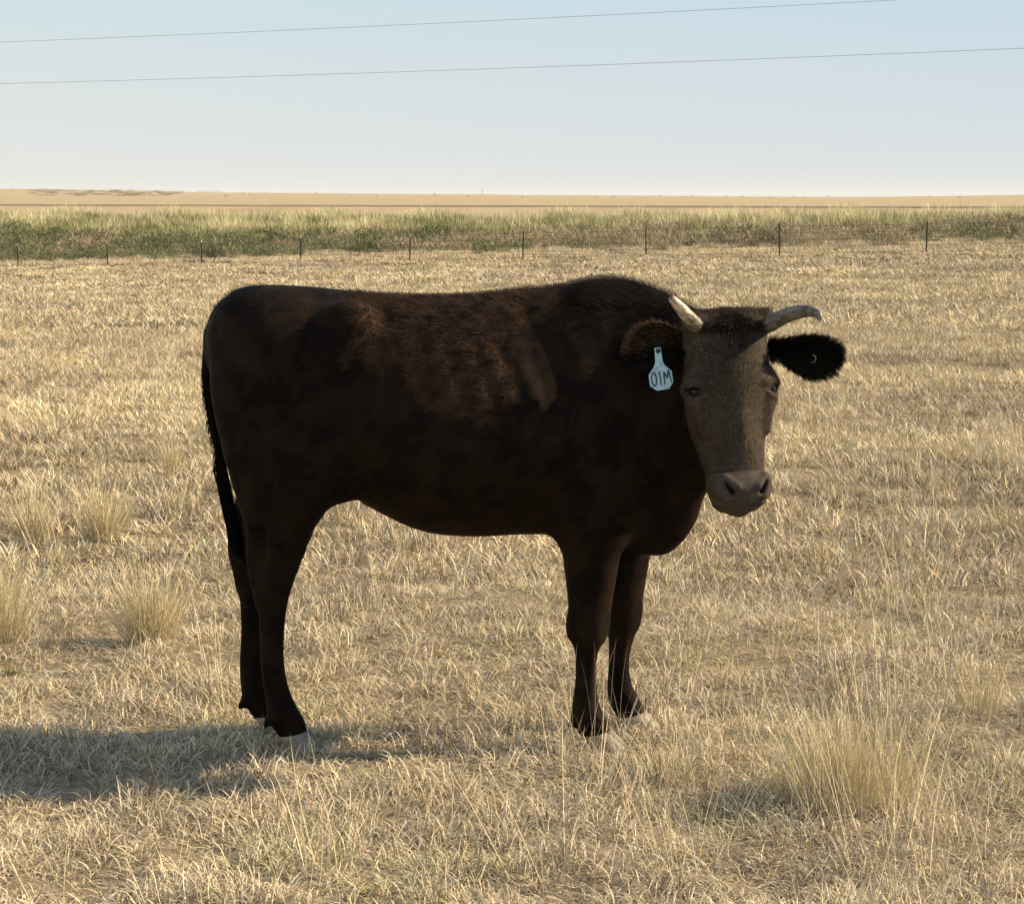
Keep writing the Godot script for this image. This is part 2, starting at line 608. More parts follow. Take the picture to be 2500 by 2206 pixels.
func build_grass() -> void:
	var gm := vmat(0.8, 0.3, 0.25)
	# --- round the heifer every tuft stands in its own place
	var tufts := []
	for tone in 4:
		var of := []
		for k in 14:
			of.append(tuft(15, 0.028, 0.024, 0.078, 0.0025, 4, tone, 1.25).mesh(gm))
		tufts.append(of)
	var spots := []
	var d := 3.5
	while d < 8.2:
		var half := 0.28 * d + 0.70
		var step := 0.031 + 0.0038 * (d - 4.0)
		var x := -half
		while x < half:
			var px := x + rng.randf_range(-0.6, 0.6) * step
			var pd := d + rng.randf_range(-0.6, 0.6) * step
			x += step
			var l := lushness(px, pd)
			if l < 0.16 and rng.randf() < 0.55:
				continue
			var t := tone_at(px, pd)
			if l < 0.22 and rng.randf() < 0.5:
				t = 2
			spots.append([place(px, pd, rng.randf_range(0.85, 1.3), 0.38 + 1.3 * l), t])
		d += step
	var near := put("short_grass", turf_mesh(tufts, spots, gm))
	print("near tufts ", spots.size(), " ", Time.get_ticks_msec())
	tag(near, "curled dry grass matting the pasture round the heifer", "grass", "", "stuff")
	# --- farther off, sods of many tufts
	var bands := [
		# from, to, size of a sod, tufts per sod, blade width, growth, label
		[8.0, 25.0, 0.8, 130, 0.0052, 1.45, "dry grass of the pasture behind the heifer"],
		[24.6, 52.0, 1.9, 200, 0.012, 2.3, "dry grass of the pasture between the heifer and the fence"],
		[51.0, 100.0, 4.0, 330, 0.026, 4.2, "pale dry grass along the wire fence"],
	]
	for b in bands:
		var of_tone := []
		for tone in 4:
			var of := []
			for k in 5:
				of.append(tuft(12, 0.028 * b[5], 0.030 * b[5], 0.080 * b[5], b[4], 3, tone, 0.8).mesh(gm))
			of_tone.append(of)
		var kinds := 9
		var where := []
		var cols := []
		var side: float = b[2]
		for k in kinds:
			where.append([])
			cols.append(PackedColorArray())
		var at: float = b[0]
		while at < b[1]:
			var half := 0.46 * at + 1.6
			var x := -half
			while x < half:
				var px := x + rng.randf_range(-0.12, 0.12) * side
				var pd := at + rng.randf_range(-0.12, 0.12) * side
				x += side * 0.86
				var k := rng.randi() % kinds
				var tall: float = 1.0 if b[5] < 2.0 else (0.72 if b[5] < 4.0 else 0.5)
				where[k].append(Transform3D(Basis(Vector3.UP, rng.randi_range(0, 3) * PI / 2.0 + rng.randf_range(-0.15, 0.15)).scaled(Vector3(1, tall, 1)), Vector3(px, ground_y(px, pd) - 0.004, -pd)))
				var n := noise_c.get_noise_2d(px * 0.25, pd * 0.25)
				var g := clampf(n, 0.0, 0.4)
				var v := rng.randf_range(0.93, 1.07) + 0.40 * n
				cols[k].append(Color(v, v * (0.985 + 0.03 * g), v * (0.98 - 0.1 * g)))
			at += side * 0.86
		for k in kinds:
			var sod := []
			var ox := rng.randf_range(-400.0, 400.0)
			for q in b[3]:
				var x := rng.randf_range(-0.5, 0.5) * side
				var z := rng.randf_range(-0.5, 0.5) * side
				var l := lushness(ox + x / b[5] * 1.3, 50.0 * k + z / b[5] * 1.3)
				if l < 0.15 and rng.randf() < 0.5:
					continue
				var turn := Basis(Vector3.UP, rng.randf() * TAU).scaled(Vector3(1.1, 0.5 + 0.95 * l, 1.1))
				sod.append([Transform3D(turn, Vector3(x, 0, z)), tone_at(ox + x / b[5] * 1.2, 50.0 * k + z / b[5] * 1.2)])
			tag(scatter("short_grass", turf_mesh(of_tone, sod, gm), where[k], cols[k]), b[6], "grass", "", "stuff")
	# --- thin pale stalks that stand above the mat, most of them at the right
	var sm := []
	for k in 6:
		sm.append(stalks(5 + k * 5, 0.03 + 0.02 * k, 0.10, 0.28 + 0.03 * k, 0.0021).mesh(gm))
	var sw := [[], [], [], [], [], []]
	var sc := []
	for k in 6:
		sc.append(PackedColorArray())
	for k in 950:
		var ds := rng.randf_range(3.7, 15.0)
		var x := rng.randf_range(-1.0, 1.0) * (0.29 * ds + 0.4)
		var share := 0.10 + 0.75 * smoothstep(0.02, 0.2, x / ds) * (1.0 - smoothstep(7.0, 15.0, ds) * 0.6)
		if rng.randf() > share:
			continue
		var q := rng.randi() % 6
		sw[q].append(place(x, ds, rng.randf_range(0.7, 1.15)))
		var v := rng.randf_range(0.85, 1.1)
		sc[q].append(Color(v, v, v))
	for k in 6:
		tag(scatter("dry_stalks", sm[k], sw[k], sc[k]), "thin pale stalks standing above the short grass", "grass", "", "stuff")
	# --- loose clumps farther out on the pasture, taller beside the fence
	var cm := []
	for k in 5:
		var s := Shape.new()
		var dark := k > 2
		for q in 90:
			var a := rng.randf() * TAU
			var r := sqrt(rng.randf())
			var out := Vector3(cos(a), 0, sin(a))
			var col := straw(2 if dark else rng.randi() % 2)
			blade(s, out * r * 0.16, out * r * rng.randf_range(0.2, 0.9), rng.randf_range(0.12, 0.34), 0.010, rng.randf_range(0.0, 0.2), rng.randf_range(-0.1, 0.1), 3, col, col)
		cm.append(s.mesh(gm))
	var cw := [[], [], [], [], []]
	var cc := [PackedColorArray(), PackedColorArray(), PackedColorArray(), PackedColorArray(), PackedColorArray()]
	for k in 3800:
		var dc := 14.0 + 84.0 * sqrt(rng.randf())
		var x := rng.randf_range(-1.0, 1.0) * (0.44 * dc + 1.0)
		var beside := smoothstep(-7.0, 4.0, dc + 0.6 * x - 77.0)
		var n := noise_a.get_noise_2d(x * 0.3, dc * 0.2)
		if rng.randf() > 0.10 + 0.5 * beside + 0.5 * clampf(n, 0.0, 1.0):
			continue
		var q := rng.randi() % (5 if beside < 0.5 else 3)
		cw[q].append(place(x, dc, rng.randf_range(0.5, 1.0) * (0.6 + 0.7 * beside)))
		var v := rng.randf_range(0.85, 1.1)
		cc[q].append(Color(v, v, v))
	for k in 5:
		tag(scatter("dry_clumps", cm[k], cw[k], cc[k]), "loose clumps of dry grass scattered toward the fence", "grass", "", "stuff")
	# --- the big tussocks
	var big := [
		# view pixel of the base, height, radius, label, blades
		[300.0, 1285.0, 0.36, 0.09, "large fan-shaped straw tussock nearest the heifer's hind legs", 820],
		[205.0, 1085.0, 0.34, 0.085, "straw tussock in the left middle, behind the large fan-shaped one", 640],
		[65.0, 1075.0, 0.33, 0.08, "straw tussock near the left edge, beside another of like size", 620],
		[0.0, 1290.0, 0.40, 0.09, "tall straw tussock cut by the left edge of the view", 720],
		[120.0, 1125.0, 0.15, 0.035, "small tuft of straw between the left tussocks", 140],
		[335.0, 925.0, 0.27, 0.07, "farther straw tussock left of the heifer's tail", 420],
		[1690.0, 1600.0, 0.31, 0.21, "broad loose tussock in the right foreground", 1500],
		[1330.0, 1560.0, 0.20, 0.10, "thin upright tussock in front of the heifer's forelegs", 170],
		[1960.0, 1420.0, 0.24, 0.09, "pale leaning tussock near the right edge", 160],
		[15.0, 1345.0, 0.06, 0.035, "small green tuft at the left edge of the pasture", 150],
	]
	for sp in big:
		var up: float = deg_to_rad(PITCH) - atan((sp[1] - 902.0) / 4000.0)
		var ds: float = EYE / tan(-up)
		var x: float = (sp[0] - 1022.0) / 4000.0 * sqrt(ds * ds + EYE * EYE) * cos(atan((sp[1] - 902.0) / 4000.0))
		var s := Shape.new()
		var green: bool = sp[4].contains("green")
		for k in sp[5]:
			var a := rng.randf() * TAU
			var r: float = pow(rng.randf(), 0.8) * sp[3]
			var out := Vector3(cos(a), 0, sin(a))
			var col := vary([Color(0.66, 0.55, 0.36), Color(0.60, 0.50, 0.32), Color(0.50, 0.42, 0.28), Color(0.48, 0.41, 0.24)][rng.randi() % 4], 0.18)
			if green:
				col = vary(Color(0.16, 0.19, 0.06), 0.3)
			var lean: Vector3 = out * (r / sp[3]) * rng.randf_range(0.05, 0.7) + Vector3(rng.randf_range(-0.3, 0.3), 0, rng.randf_range(-0.3, 0.3))
			var up_to: float = sp[2] * (rng.randf_range(0.25, 0.7) if rng.randf() < 0.6 else rng.randf_range(0.6, 1.12))
			blade(s, out * r * 0.8 + Vector3(0, -0.015, 0), lean, up_to, 0.0018, rng.randf_range(-0.03, 0.2), rng.randf_range(-0.12, 0.12), 5, col, col)
		var o := put("grass_tussock", s.mesh(gm))
		o.position = Vector3(x, ground_y(x, ds), -ds)
		tag(o, sp[4], "tussock", "grass tussocks")


# ======================================================================== the strip beyond the fence

func build_roadside() -> void:
	var gm := vmat(0.8, 0.3, 0.4)
	# the road on its low bank, seen almost edge-on
	var road := Shape.new()
	for k in 61:
		var x := -90.0 + k * 3.0
		for q in [151.5, 155.0, 158.5]:
			var d: float = q - 0.5 * clampf(x, -80.0, 80.0)
			road.v.append(Vector3(x, land(x, d) + (0.10 if q == 155.0 else 0.06), -d))
	for k in 60:
		for q in 2:
			var a := k * 3 + q
			road.i.append_array(PackedInt32Array([a, a + 1, a + 3, a + 1, a + 4, a + 3]))
	road.smooth_normals()
	var rm := mat(Color(0.05, 0.05, 0.052), 0.9, 0.3)
	rm.cull_mode = BaseMaterial3D.CULL_DISABLED
	tag(put("road", road.mesh(rm)), "narrow dark road along the top of the bank beyond the green grass", "", "", "structure")
	# tall green grass with pale plumes, dark weeds, broken stems
	var tall := []
	for k in 6:
		var s := Shape.new()
		for q in 170:
			var a := rng.randf() * TAU
			var r := sqrt(rng.randf()) * 0.7
			var out := Vector3(cos(a), 0, sin(a))
			var col := vary([Color(0.23, 0.25, 0.095), Color(0.155, 0.19, 0.065), Color(0.33, 0.32, 0.15), Color(0.47, 0.41, 0.24)][rng.randi() % 4], 0.2)
			blade(s, out * r, out * rng.randf_range(0.0, 0.4) + Vector3(0.2, 0, 0), rng.randf_range(0.3, 0.95), 0.024, rng.randf_range(0.05, 0.35), 0.0, 3, col, col)
		for q in [0, 2, 6, 14, 26, 40][k]:
			var a := rng.randf() * TAU
			var r := sqrt(rng.randf()) * 0.6
			var root := Vector3(cos(a) * r, 0, sin(a) * r)
			var col := vary(Color(0.66, 0.58, 0.36), 0.12)
			blade(s, root, Vector3(rng.randf_range(0.1, 0.5), 0, rng.randf_range(-0.2, 0.2)), rng.randf_range(0.8, 1.35), 0.024, rng.randf_range(0.02, 0.16), 0.0, 4, col, col)
		tall.append(s.mesh(gm))
	var weeds := []
	for k in 6:
		var s := Shape.new()
		for q in 240:
			var a := rng.randf() * TAU
			var e := rng.randf()
			var r := sqrt(rng.randf()) * 0.6
			var p := Vector3(cos(a) * r, e * 0.62 * (1.0 - 0.9 * r * r), sin(a) * r)
			var of := [Color(0.10, 0.13, 0.045), Color(0.155, 0.17, 0.07), Color(0.23, 0.20, 0.125), Color(0.30, 0.245, 0.16), Color(0.40, 0.32, 0.19)]
			var col := vary(of[(rng.randi() % 3) if k < 3 else 2 + rng.randi() % 3], 0.25)
			blade(s, p, Vector3(rng.randf_range(-1.5, 1.5), 0, rng.randf_range(-1.5, 1.5)), rng.randf_range(0.08, 0.22), 0.035, rng.randf_range(0.0, 0.4), 0.3, 2, col, col)
		for q in 4 + 5 * k:
			var col := vary(Color(0.48, 0.39, 0.26), 0.2)
			blade(s, Vector3(rng.randf_range(-0.5, 0.5), 0.15, rng.randf_range(-0.5, 0.5)), Vector3(rng.randf_range(-1.0, 3.0), 0, rng.randf_range(-1.0, 1.0)), rng.randf_range(0.4, 1.1), 0.016, rng.randf_range(-0.02, 0.15), 0.0, 3, col, col)
		weeds.append(s.mesh(gm))
	var tw := [[], [], [], [], [], []]
	var ww := [[], [], [], [], [], []]
	var tc := []
	var wc := []
	for k in 6:
		tc.append(PackedColorArray())
		wc.append(PackedColorArray())
	for k in 13500:
		var x := rng.randf_range(-84.0, 62.0)
		var q := rng.randf_range(9.0, 53.0)      # how far beyond the fence line
		var d := 77.0 - 0.554 * x + q
		if d < 50.0:
			continue
		var drift := noise_a.get_noise_2d(x * 0.05, 7.0) * 5.0
		var dd := q + drift
		var tone := rng.randf_range(0.8, 1.2)
		var plume := noise_b.get_noise_2d(x * 0.12, d * 0.12) + rng.randf_range(-0.25, 0.25)
		if dd > 28.0:
			var kind := clampi(int(1.8 + plume * 7.0), 0, 5)
			var grow := rng.randf_range(0.5, 1.0) * clampf(0.78 + 0.85 * plume, 0.4, 1.3)
			tw[kind].append(place(x, d, grow))
			tc[kind].append(Color(tone, tone, tone))
		else:
			# sparse near the fence; green on the left, brown stems on the right
			var gap := noise_b.get_noise_2d(x * 0.22 + 30.0, d * 0.3)
			if rng.randf() > smoothstep(8.0, 20.0, dd + 10.0 * gap) * clampf(0.75 + 1.2 * gap, 0.15, 1.0):
				continue
			var leafy := 0.55 - 0.025 * x + 1.3 * noise_c.get_noise_2d(x * 0.08, d * 0.08)
			var kind := (rng.randi() % 3) if rng.randf() < leafy else 3 + rng.randi() % 3
			ww[kind].append(place(x, d, rng.randf_range(0.4, 1.1) * (0.6 + 0.016 * q) * (1.0 + 0.9 * gap)))
			wc[kind].append(Color(tone, tone, tone))
	# low dark brush far out on the plain, most of it at the left
	var bw := []
	var bc := PackedColorArray()
	for k in 240:
		var db := rng.randf_range(1300.0, 2300.0)
		var a := rng.randf_range(-0.238, -0.165) if k < 190 else rng.randf_range(-0.27, 0.27)
		if k < 190 and rng.randf() > 0.5 + noise_c.get_noise_2d(a * 60.0, db * 0.004):
			continue
		var size := rng.randf_range(1.5, 3.5) if k < 190 else rng.randf_range(0.8, 2.4)
		var x := a * db
		bw.append(Transform3D(Basis(Vector3.UP, rng.randf() * TAU).scaled(Vector3(size * 3.0, size * 0.5, size * 3.0) if k < 190 else Vector3(size, size, size)), Vector3(x, land(x, db), -db)))
		bc.append(Color(0.62, 0.62, 0.62))
	tag(scatter("distant_brush", weeds[4], bw, bc), "low dark brush far off on the plain", "brush", "", "stuff")
	for k in 6:
		tag(scatter("roadside_grass", tall[k], tw[k], tc[k]), "tall green roadside grass with pale plumes beyond the fence", "grass", "", "stuff")
		tag(scatter("roadside_weeds", weeds[k], ww[k], wc[k]), "dark tangled weeds in the ditch beyond the fence", "weeds", "", "stuff")


# ======================================================================== the heifer

class Field:
	# the surface of a body as a distance field: a trunk given by stations, tapering limbs joined to it smoothly
	var st: Array = []          # stations along one axis: [s, hi, lo, half width, widest share, exponent hi, exponent lo]
	var axis := 0
	var limbs: Array = []       # [a, b, ra, rb, k, z squeeze]
	var holes: Array = []
	var on: Array = []
	var on_holes: Array = []
	var tab := PackedFloat32Array()
	var s0 := 0.0
	var ds := 0.004

	func ready() -> void:
		s0 = st[0][0]
		var s1: float = st[st.size() - 1][0]
		var n := int((s1 - s0) / ds) + 1
		for q in n + 1:
			var s := minf(s0 + q * ds, s1)
			var k := 0
			while k < st.size() - 2 and s > st[k + 1][0]:
				k += 1
			var f: float = clampf((s - st[k][0]) / (st[k + 1][0] - st[k][0]), 0.0, 1.0)
			var a: Array = st[maxi(k - 1, 0)]
			var b: Array = st[k]
			var c: Array = st[k + 1]
			var d: Array = st[mini(k + 2, st.size() - 1)]
			for j in range(1, 7):
				# tangents by finite difference on uneven spacing
				var m0: float = (c[j] - a[j]) / (c[0] - a[0]) * (c[0] - b[0])
				var m1: float = (d[j] - b[j]) / (d[0] - b[0]) * (c[0] - b[0])
				var f2 := f * f
				var f3 := f2 * f
				tab.append((2 * f3 - 3 * f2 + 1) * b[j] + (f3 - 2 * f2 + f) * m0 + (-2 * f3 + 3 * f2) * c[j] + (f3 - f2) * m1)

	func trunk(p: Vector3) -> float:
		var s := p.x if axis == 0 else -p.y
		var h := p.y if axis == 0 else p.z
		var w := absf(p.z) if axis == 0 else absf(p.x)
		var q := int((s - s0) / ds + 0.5)
		var last := tab.size() / 6 - 1
		var over := 0.0
		if q < 0:
			over = s0 - s
			q = 0
		elif q > last:
			over = s - (s0 + last * ds)
			q = last
		q *= 6
		var hi := tab[q]
		var lo := tab[q + 1]
		var hw := maxf(tab[q + 2], 0.004)
		var mid := lerpf(lo, hi, tab[q + 3])
		var r := 0.0
		var hh := 0.0
		if h >= mid:
			hh = maxf(hi - mid, 0.004)
			var e := tab[q + 4]
			r = pow(pow(w / hw, e) + pow((h - mid) / hh, e), 1.0 / e)
		else:
			hh = maxf(mid - lo, 0.004)
			var e := tab[q + 5]
			r = pow(pow(w / hw, e) + pow((mid - h) / hh, e), 1.0 / e)
		return (r - 1.0) * minf(hw, hh) + 3.0 * over

	func limb(p: Vector3, l: Array) -> float:
		# a chain of tapering pieces; l: [k, squeeze, a, ab, ra, rb - ra, 1 / ab.ab, ...]
		var z: float = l[1]
		var best := 99.0
		for q in range(2, l.size(), 5):
			var ap: Vector3 = p - l[q]
			ap.z *= z
			var ab: Vector3 = l[q + 1]
			var t := clampf(ap.dot(ab) * l[q + 4], 0.0, 1.0)
			best = minf(best, (ap - ab * t).length() - (l[q + 2] + l[q + 3] * t))
		return best

	func pared(p: Vector3, l: Array, within: float) -> Array:
		# the pieces of a chain that can matter within that distance of p
		var z: float = l[1]
		var out := [l[0], z]
		for q in range(2, l.size(), 5):
			var ap: Vector3 = p - l[q]
			ap.z *= z
			var ab: Vector3 = l[q + 1]
			var t := clampf(ap.dot(ab) * l[q + 4], 0.0, 1.0)
			if (ap - ab * t).length() - (l[q + 2] + l[q + 3] * t) < within:
				out.append_array([l[q], ab, l[q + 2], l[q + 3], l[q + 4]])
		return out

	func narrow(p: Vector3, r: float) -> float:
		# choose the limbs that matter near p; returns the field there
		on = []
		var d := trunk(p)
		for l in limbs:
			var e := limb(p, l)
			d = minf(d, e)
			var within: float = r * (1.0 + l[1]) + l[0] + 0.02
			if e < within:
				on.append(pared(p, l, within))
		on_holes = []
		for l in holes:
			if limb(p, l) < r * 2.0 + 0.05:
				on_holes.append(l)
		return d

	func value(p: Vector3) -> float:
		var d := trunk(p)
		for l in on:
			var e := limb(p, l)
			var k: float = l[0]
			var h := maxf(k - absf(d - e), 0.0) / k
			d = minf(d, e) - h * h * k * 0.25
		for l in on_holes:
			var e := -limb(p, l)
			var k: float = l[0]
			var h := maxf(k - absf(d - e), 0.0) / k
			d = maxf(d, e) + h * h * k * 0.25
		return d

	func surface(lo: Vector3, hi: Vector3, cell: float, s: Shape) -> void:
		var n := Vector3i(((hi - lo) / cell).ceil()) + Vector3i(9, 9, 9)
		var nx := n.x
		var nxy := n.x * n.y
		var val := PackedFloat32Array()
		val.resize(nxy * n.z)
		val.fill(99.0)
		var ids := PackedInt32Array()
		ids.resize(nxy * n.z)
		ids.fill(-1)
		var cells := PackedInt32Array()
		var reach := cell * 4.0 * 1.7321
		for bz in range(0, n.z - 8, 8):
			for by in range(0, n.y - 8, 8):
				for bx in range(0, n.x - 8, 8):
					var c := lo + Vector3(bx + 4, by + 4, bz + 4) * cell
					var dc := narrow(c, reach)
					if dc > reach * 1.35 + 0.02 or dc < -reach * 1.5 - 0.03:
						continue
					for z in range(bz, bz + 9):
						for y in range(by, by + 9):
							var row := bx + y * nx + z * nxy
							for x in 9:
								if val[row + x] > 98.0:
									val[row + x] = value(lo + Vector3(bx + x, y, z) * cell)
					for z in range(bz, bz + 8):
						for y in range(by, by + 8):
							var row := bx + y * nx + z * nxy
							for x in 8:
								var q := row + x
								var sg := int(val[q] < 0.0) + int(val[q + 1] < 0.0) + int(val[q + nx] < 0.0) + int(val[q + nx + 1] < 0.0) + int(val[q + nxy] < 0.0) + int(val[q + nxy + 1] < 0.0) + int(val[q + nxy + nx] < 0.0) + int(val[q + nxy + nx + 1] < 0.0)
								if sg > 0 and sg < 8:
									cells.append(q)
		var first := s.v.size()
		var ex := [[0, 1], [2, 3], [4, 5], [6, 7], [0, 2], [1, 3], [4, 6], [5, 7], [0, 4], [1, 5], [2, 6], [3, 7]]
		for q in cells:
			var o := [val[q], val[q + 1], val[q + nx], val[q + nx + 1], val[q + nxy], val[q + nxy + 1], val[q + nxy + nx], val[q + nxy + nx + 1]]
			var sum := Vector3.ZERO
			var cnt := 0
			for e in ex:
				var a: float = o[e[0]]
				var b: float = o[e[1]]
				if (a < 0.0) != (b < 0.0):
					var t := a / (a - b)
					var pa := Vector3(e[0] & 1, (e[0] >> 1) & 1, e[0] >> 2)
					var pb := Vector3(e[1] & 1, (e[1] >> 1) & 1, e[1] >> 2)
					sum += pa.lerp(pb, t)
					cnt += 1
			var z := q / nxy
			var y := (q - z * nxy) / nx
			var x := q - z * nxy - y * nx
			ids[q] = s.v.size()
			s.v.append(lo + (Vector3(x, y, z) + sum / cnt) * cell)
		for q in cells:
			var in0 := val[q] < 0.0
			for ax in 3:
				var step: int = [1, nx, nxy][ax]
				var u: int = [nx, nxy, 1][ax]
				var w: int = [nxy, 1, nx][ax]
				var in1 := val[q + step] < 0.0
				if in0 == in1 or q - u - w < 0:
					continue
				var a := ids[q]
				var b := ids[q - u]
				var c := ids[q - u - w]
				var d := ids[q - w]
				if a < 0 or b < 0 or c < 0 or d < 0:
					continue
				if in0:
					s.i.append_array(PackedInt32Array([a, c, b, a, d, c]))
				else:
					s.i.append_array(PackedInt32Array([a, b, c, a, c, d]))


func joined(pts: Array, k: float, squeeze: float) -> Array:
	# pts: [x, y, z, r]
	var l := [k, squeeze]
	for q in pts.size() - 1:
		var a := Vector3(pts[q][0], pts[q][1], pts[q][2])
		var ab := Vector3(pts[q + 1][0], pts[q + 1][1], pts[q + 1][2]) - a
		ab.z *= squeeze
		l.append_array([a, ab, pts[q][3], pts[q + 1][3] - pts[q][3], 1.0 / maxf(ab.length_squared(), 1e-9)])
	return l


func smooth_chain(pts: Array, parts: int) -> Array:
	# the same chain through its points as a smooth curve
	var out := []
	for q in pts.size() - 1:
		var a: Array = pts[maxi(q - 1, 0)]
		var b: Array = pts[q]
		var c: Array = pts[q + 1]
		var d: Array = pts[mini(q + 2, pts.size() - 1)]
		for j in parts:
			var t := float(j) / parts
			var row := []
			for e in 4:
				row.append(0.5 * (2.0 * b[e] + (c[e] - a[e]) * t + (2.0 * a[e] - 5.0 * b[e] + 4.0 * c[e] - d[e]) * t * t + (3.0 * b[e] - a[e] - 3.0 * c[e] + d[e]) * t * t * t))
			out.append(row)
	out.append(pts[pts.size() - 1])
	return out


func chain(f: Field, pts: Array, k: float, squeeze: float) -> void:
	f.limbs.append(joined(smooth_chain(pts, 2) if pts.size() > 2 else pts, k, squeeze))


func dent(f: Field, pts: Array, k: float, squeeze := 1.0) -> void:
	f.holes.append(joined(pts, k, squeeze))


const HEAD_AT := Vector3(0.567, 1.205, 0.285)
var head_turn := Basis(Vector3.UP, deg_to_rad(16.0)) * Basis(Vector3.RIGHT, deg_to_rad(-10.0)) * Basis(Vector3.BACK, deg_to_rad(1.0))


func head_p(x: float, y: float, z: float) -> Vector3:
	return HEAD_AT + head_turn * Vector3(x, y, z)


const WHORL := Vector3(0.01, -0.185, 0.0)


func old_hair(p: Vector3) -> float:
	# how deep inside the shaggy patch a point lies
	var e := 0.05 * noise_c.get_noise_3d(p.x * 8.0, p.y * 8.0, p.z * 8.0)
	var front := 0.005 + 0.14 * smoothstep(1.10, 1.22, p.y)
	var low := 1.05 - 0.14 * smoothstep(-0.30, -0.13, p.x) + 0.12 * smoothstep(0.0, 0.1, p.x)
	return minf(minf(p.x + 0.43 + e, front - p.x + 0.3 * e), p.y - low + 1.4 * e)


func coat(p: Vector3, on_head: bool) -> Color:
	# the dyes of the coat: black, rusty brown along the back and on the shedding patch, taupe face and legs
	var n := noise_a.get_noise_3d(p.x * 9.0, p.y * 9.0, p.z * 9.0)
	var m := noise_b.get_noise_3d(p.x * 30.0, p.y * 30.0, p.z * 30.0)
	var black := Color(0.0072, 0.0050, 0.0038)
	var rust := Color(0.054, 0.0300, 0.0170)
	var brown := Color(0.0185, 0.0118, 0.0078)
	if on_head:
		var q := head_turn.inverse() * (p - HEAD_AT)
		var c := Color(0.070, 0.053, 0.040)
		c = c.lerp(Color(0.037, 0.0275, 0.0205), clampf(0.5 + n * 1.2, 0.0, 1.0) * 0.7)
		c = c.lerp(Color(0.018, 0.013, 0.010), smoothstep(-0.03, 0.0, q.y) * 0.8)
		c = c.lerp(Color(0.012, 0.010, 0.009), smoothstep(-0.07, -0.13, q.z))
		c = c.lerp(Color(0.066, 0.055, 0.047), smoothstep(-0.395, -0.43, q.y) * smoothstep(-0.06, 0.0, q.z) * (0.75 + 0.5 * m))
		c = c.lerp(Color(0.014, 0.011, 0.010), smoothstep(0.006, 0.0, absf(q.y + 0.408 + 0.06 * q.x * q.x)) * 0.75)
		return c
	var c := black.lerp(brown, clampf(0.5 + 0.9 * n, 0.0, 1.0))
	# long winter hair left on the ribs and loin, with a ragged edge
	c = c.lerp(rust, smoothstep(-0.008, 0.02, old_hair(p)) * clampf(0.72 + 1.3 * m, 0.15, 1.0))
	var k := 1.0 + 0.35 * m
	return Color(c.r * k, c.g * k, c.b * k)


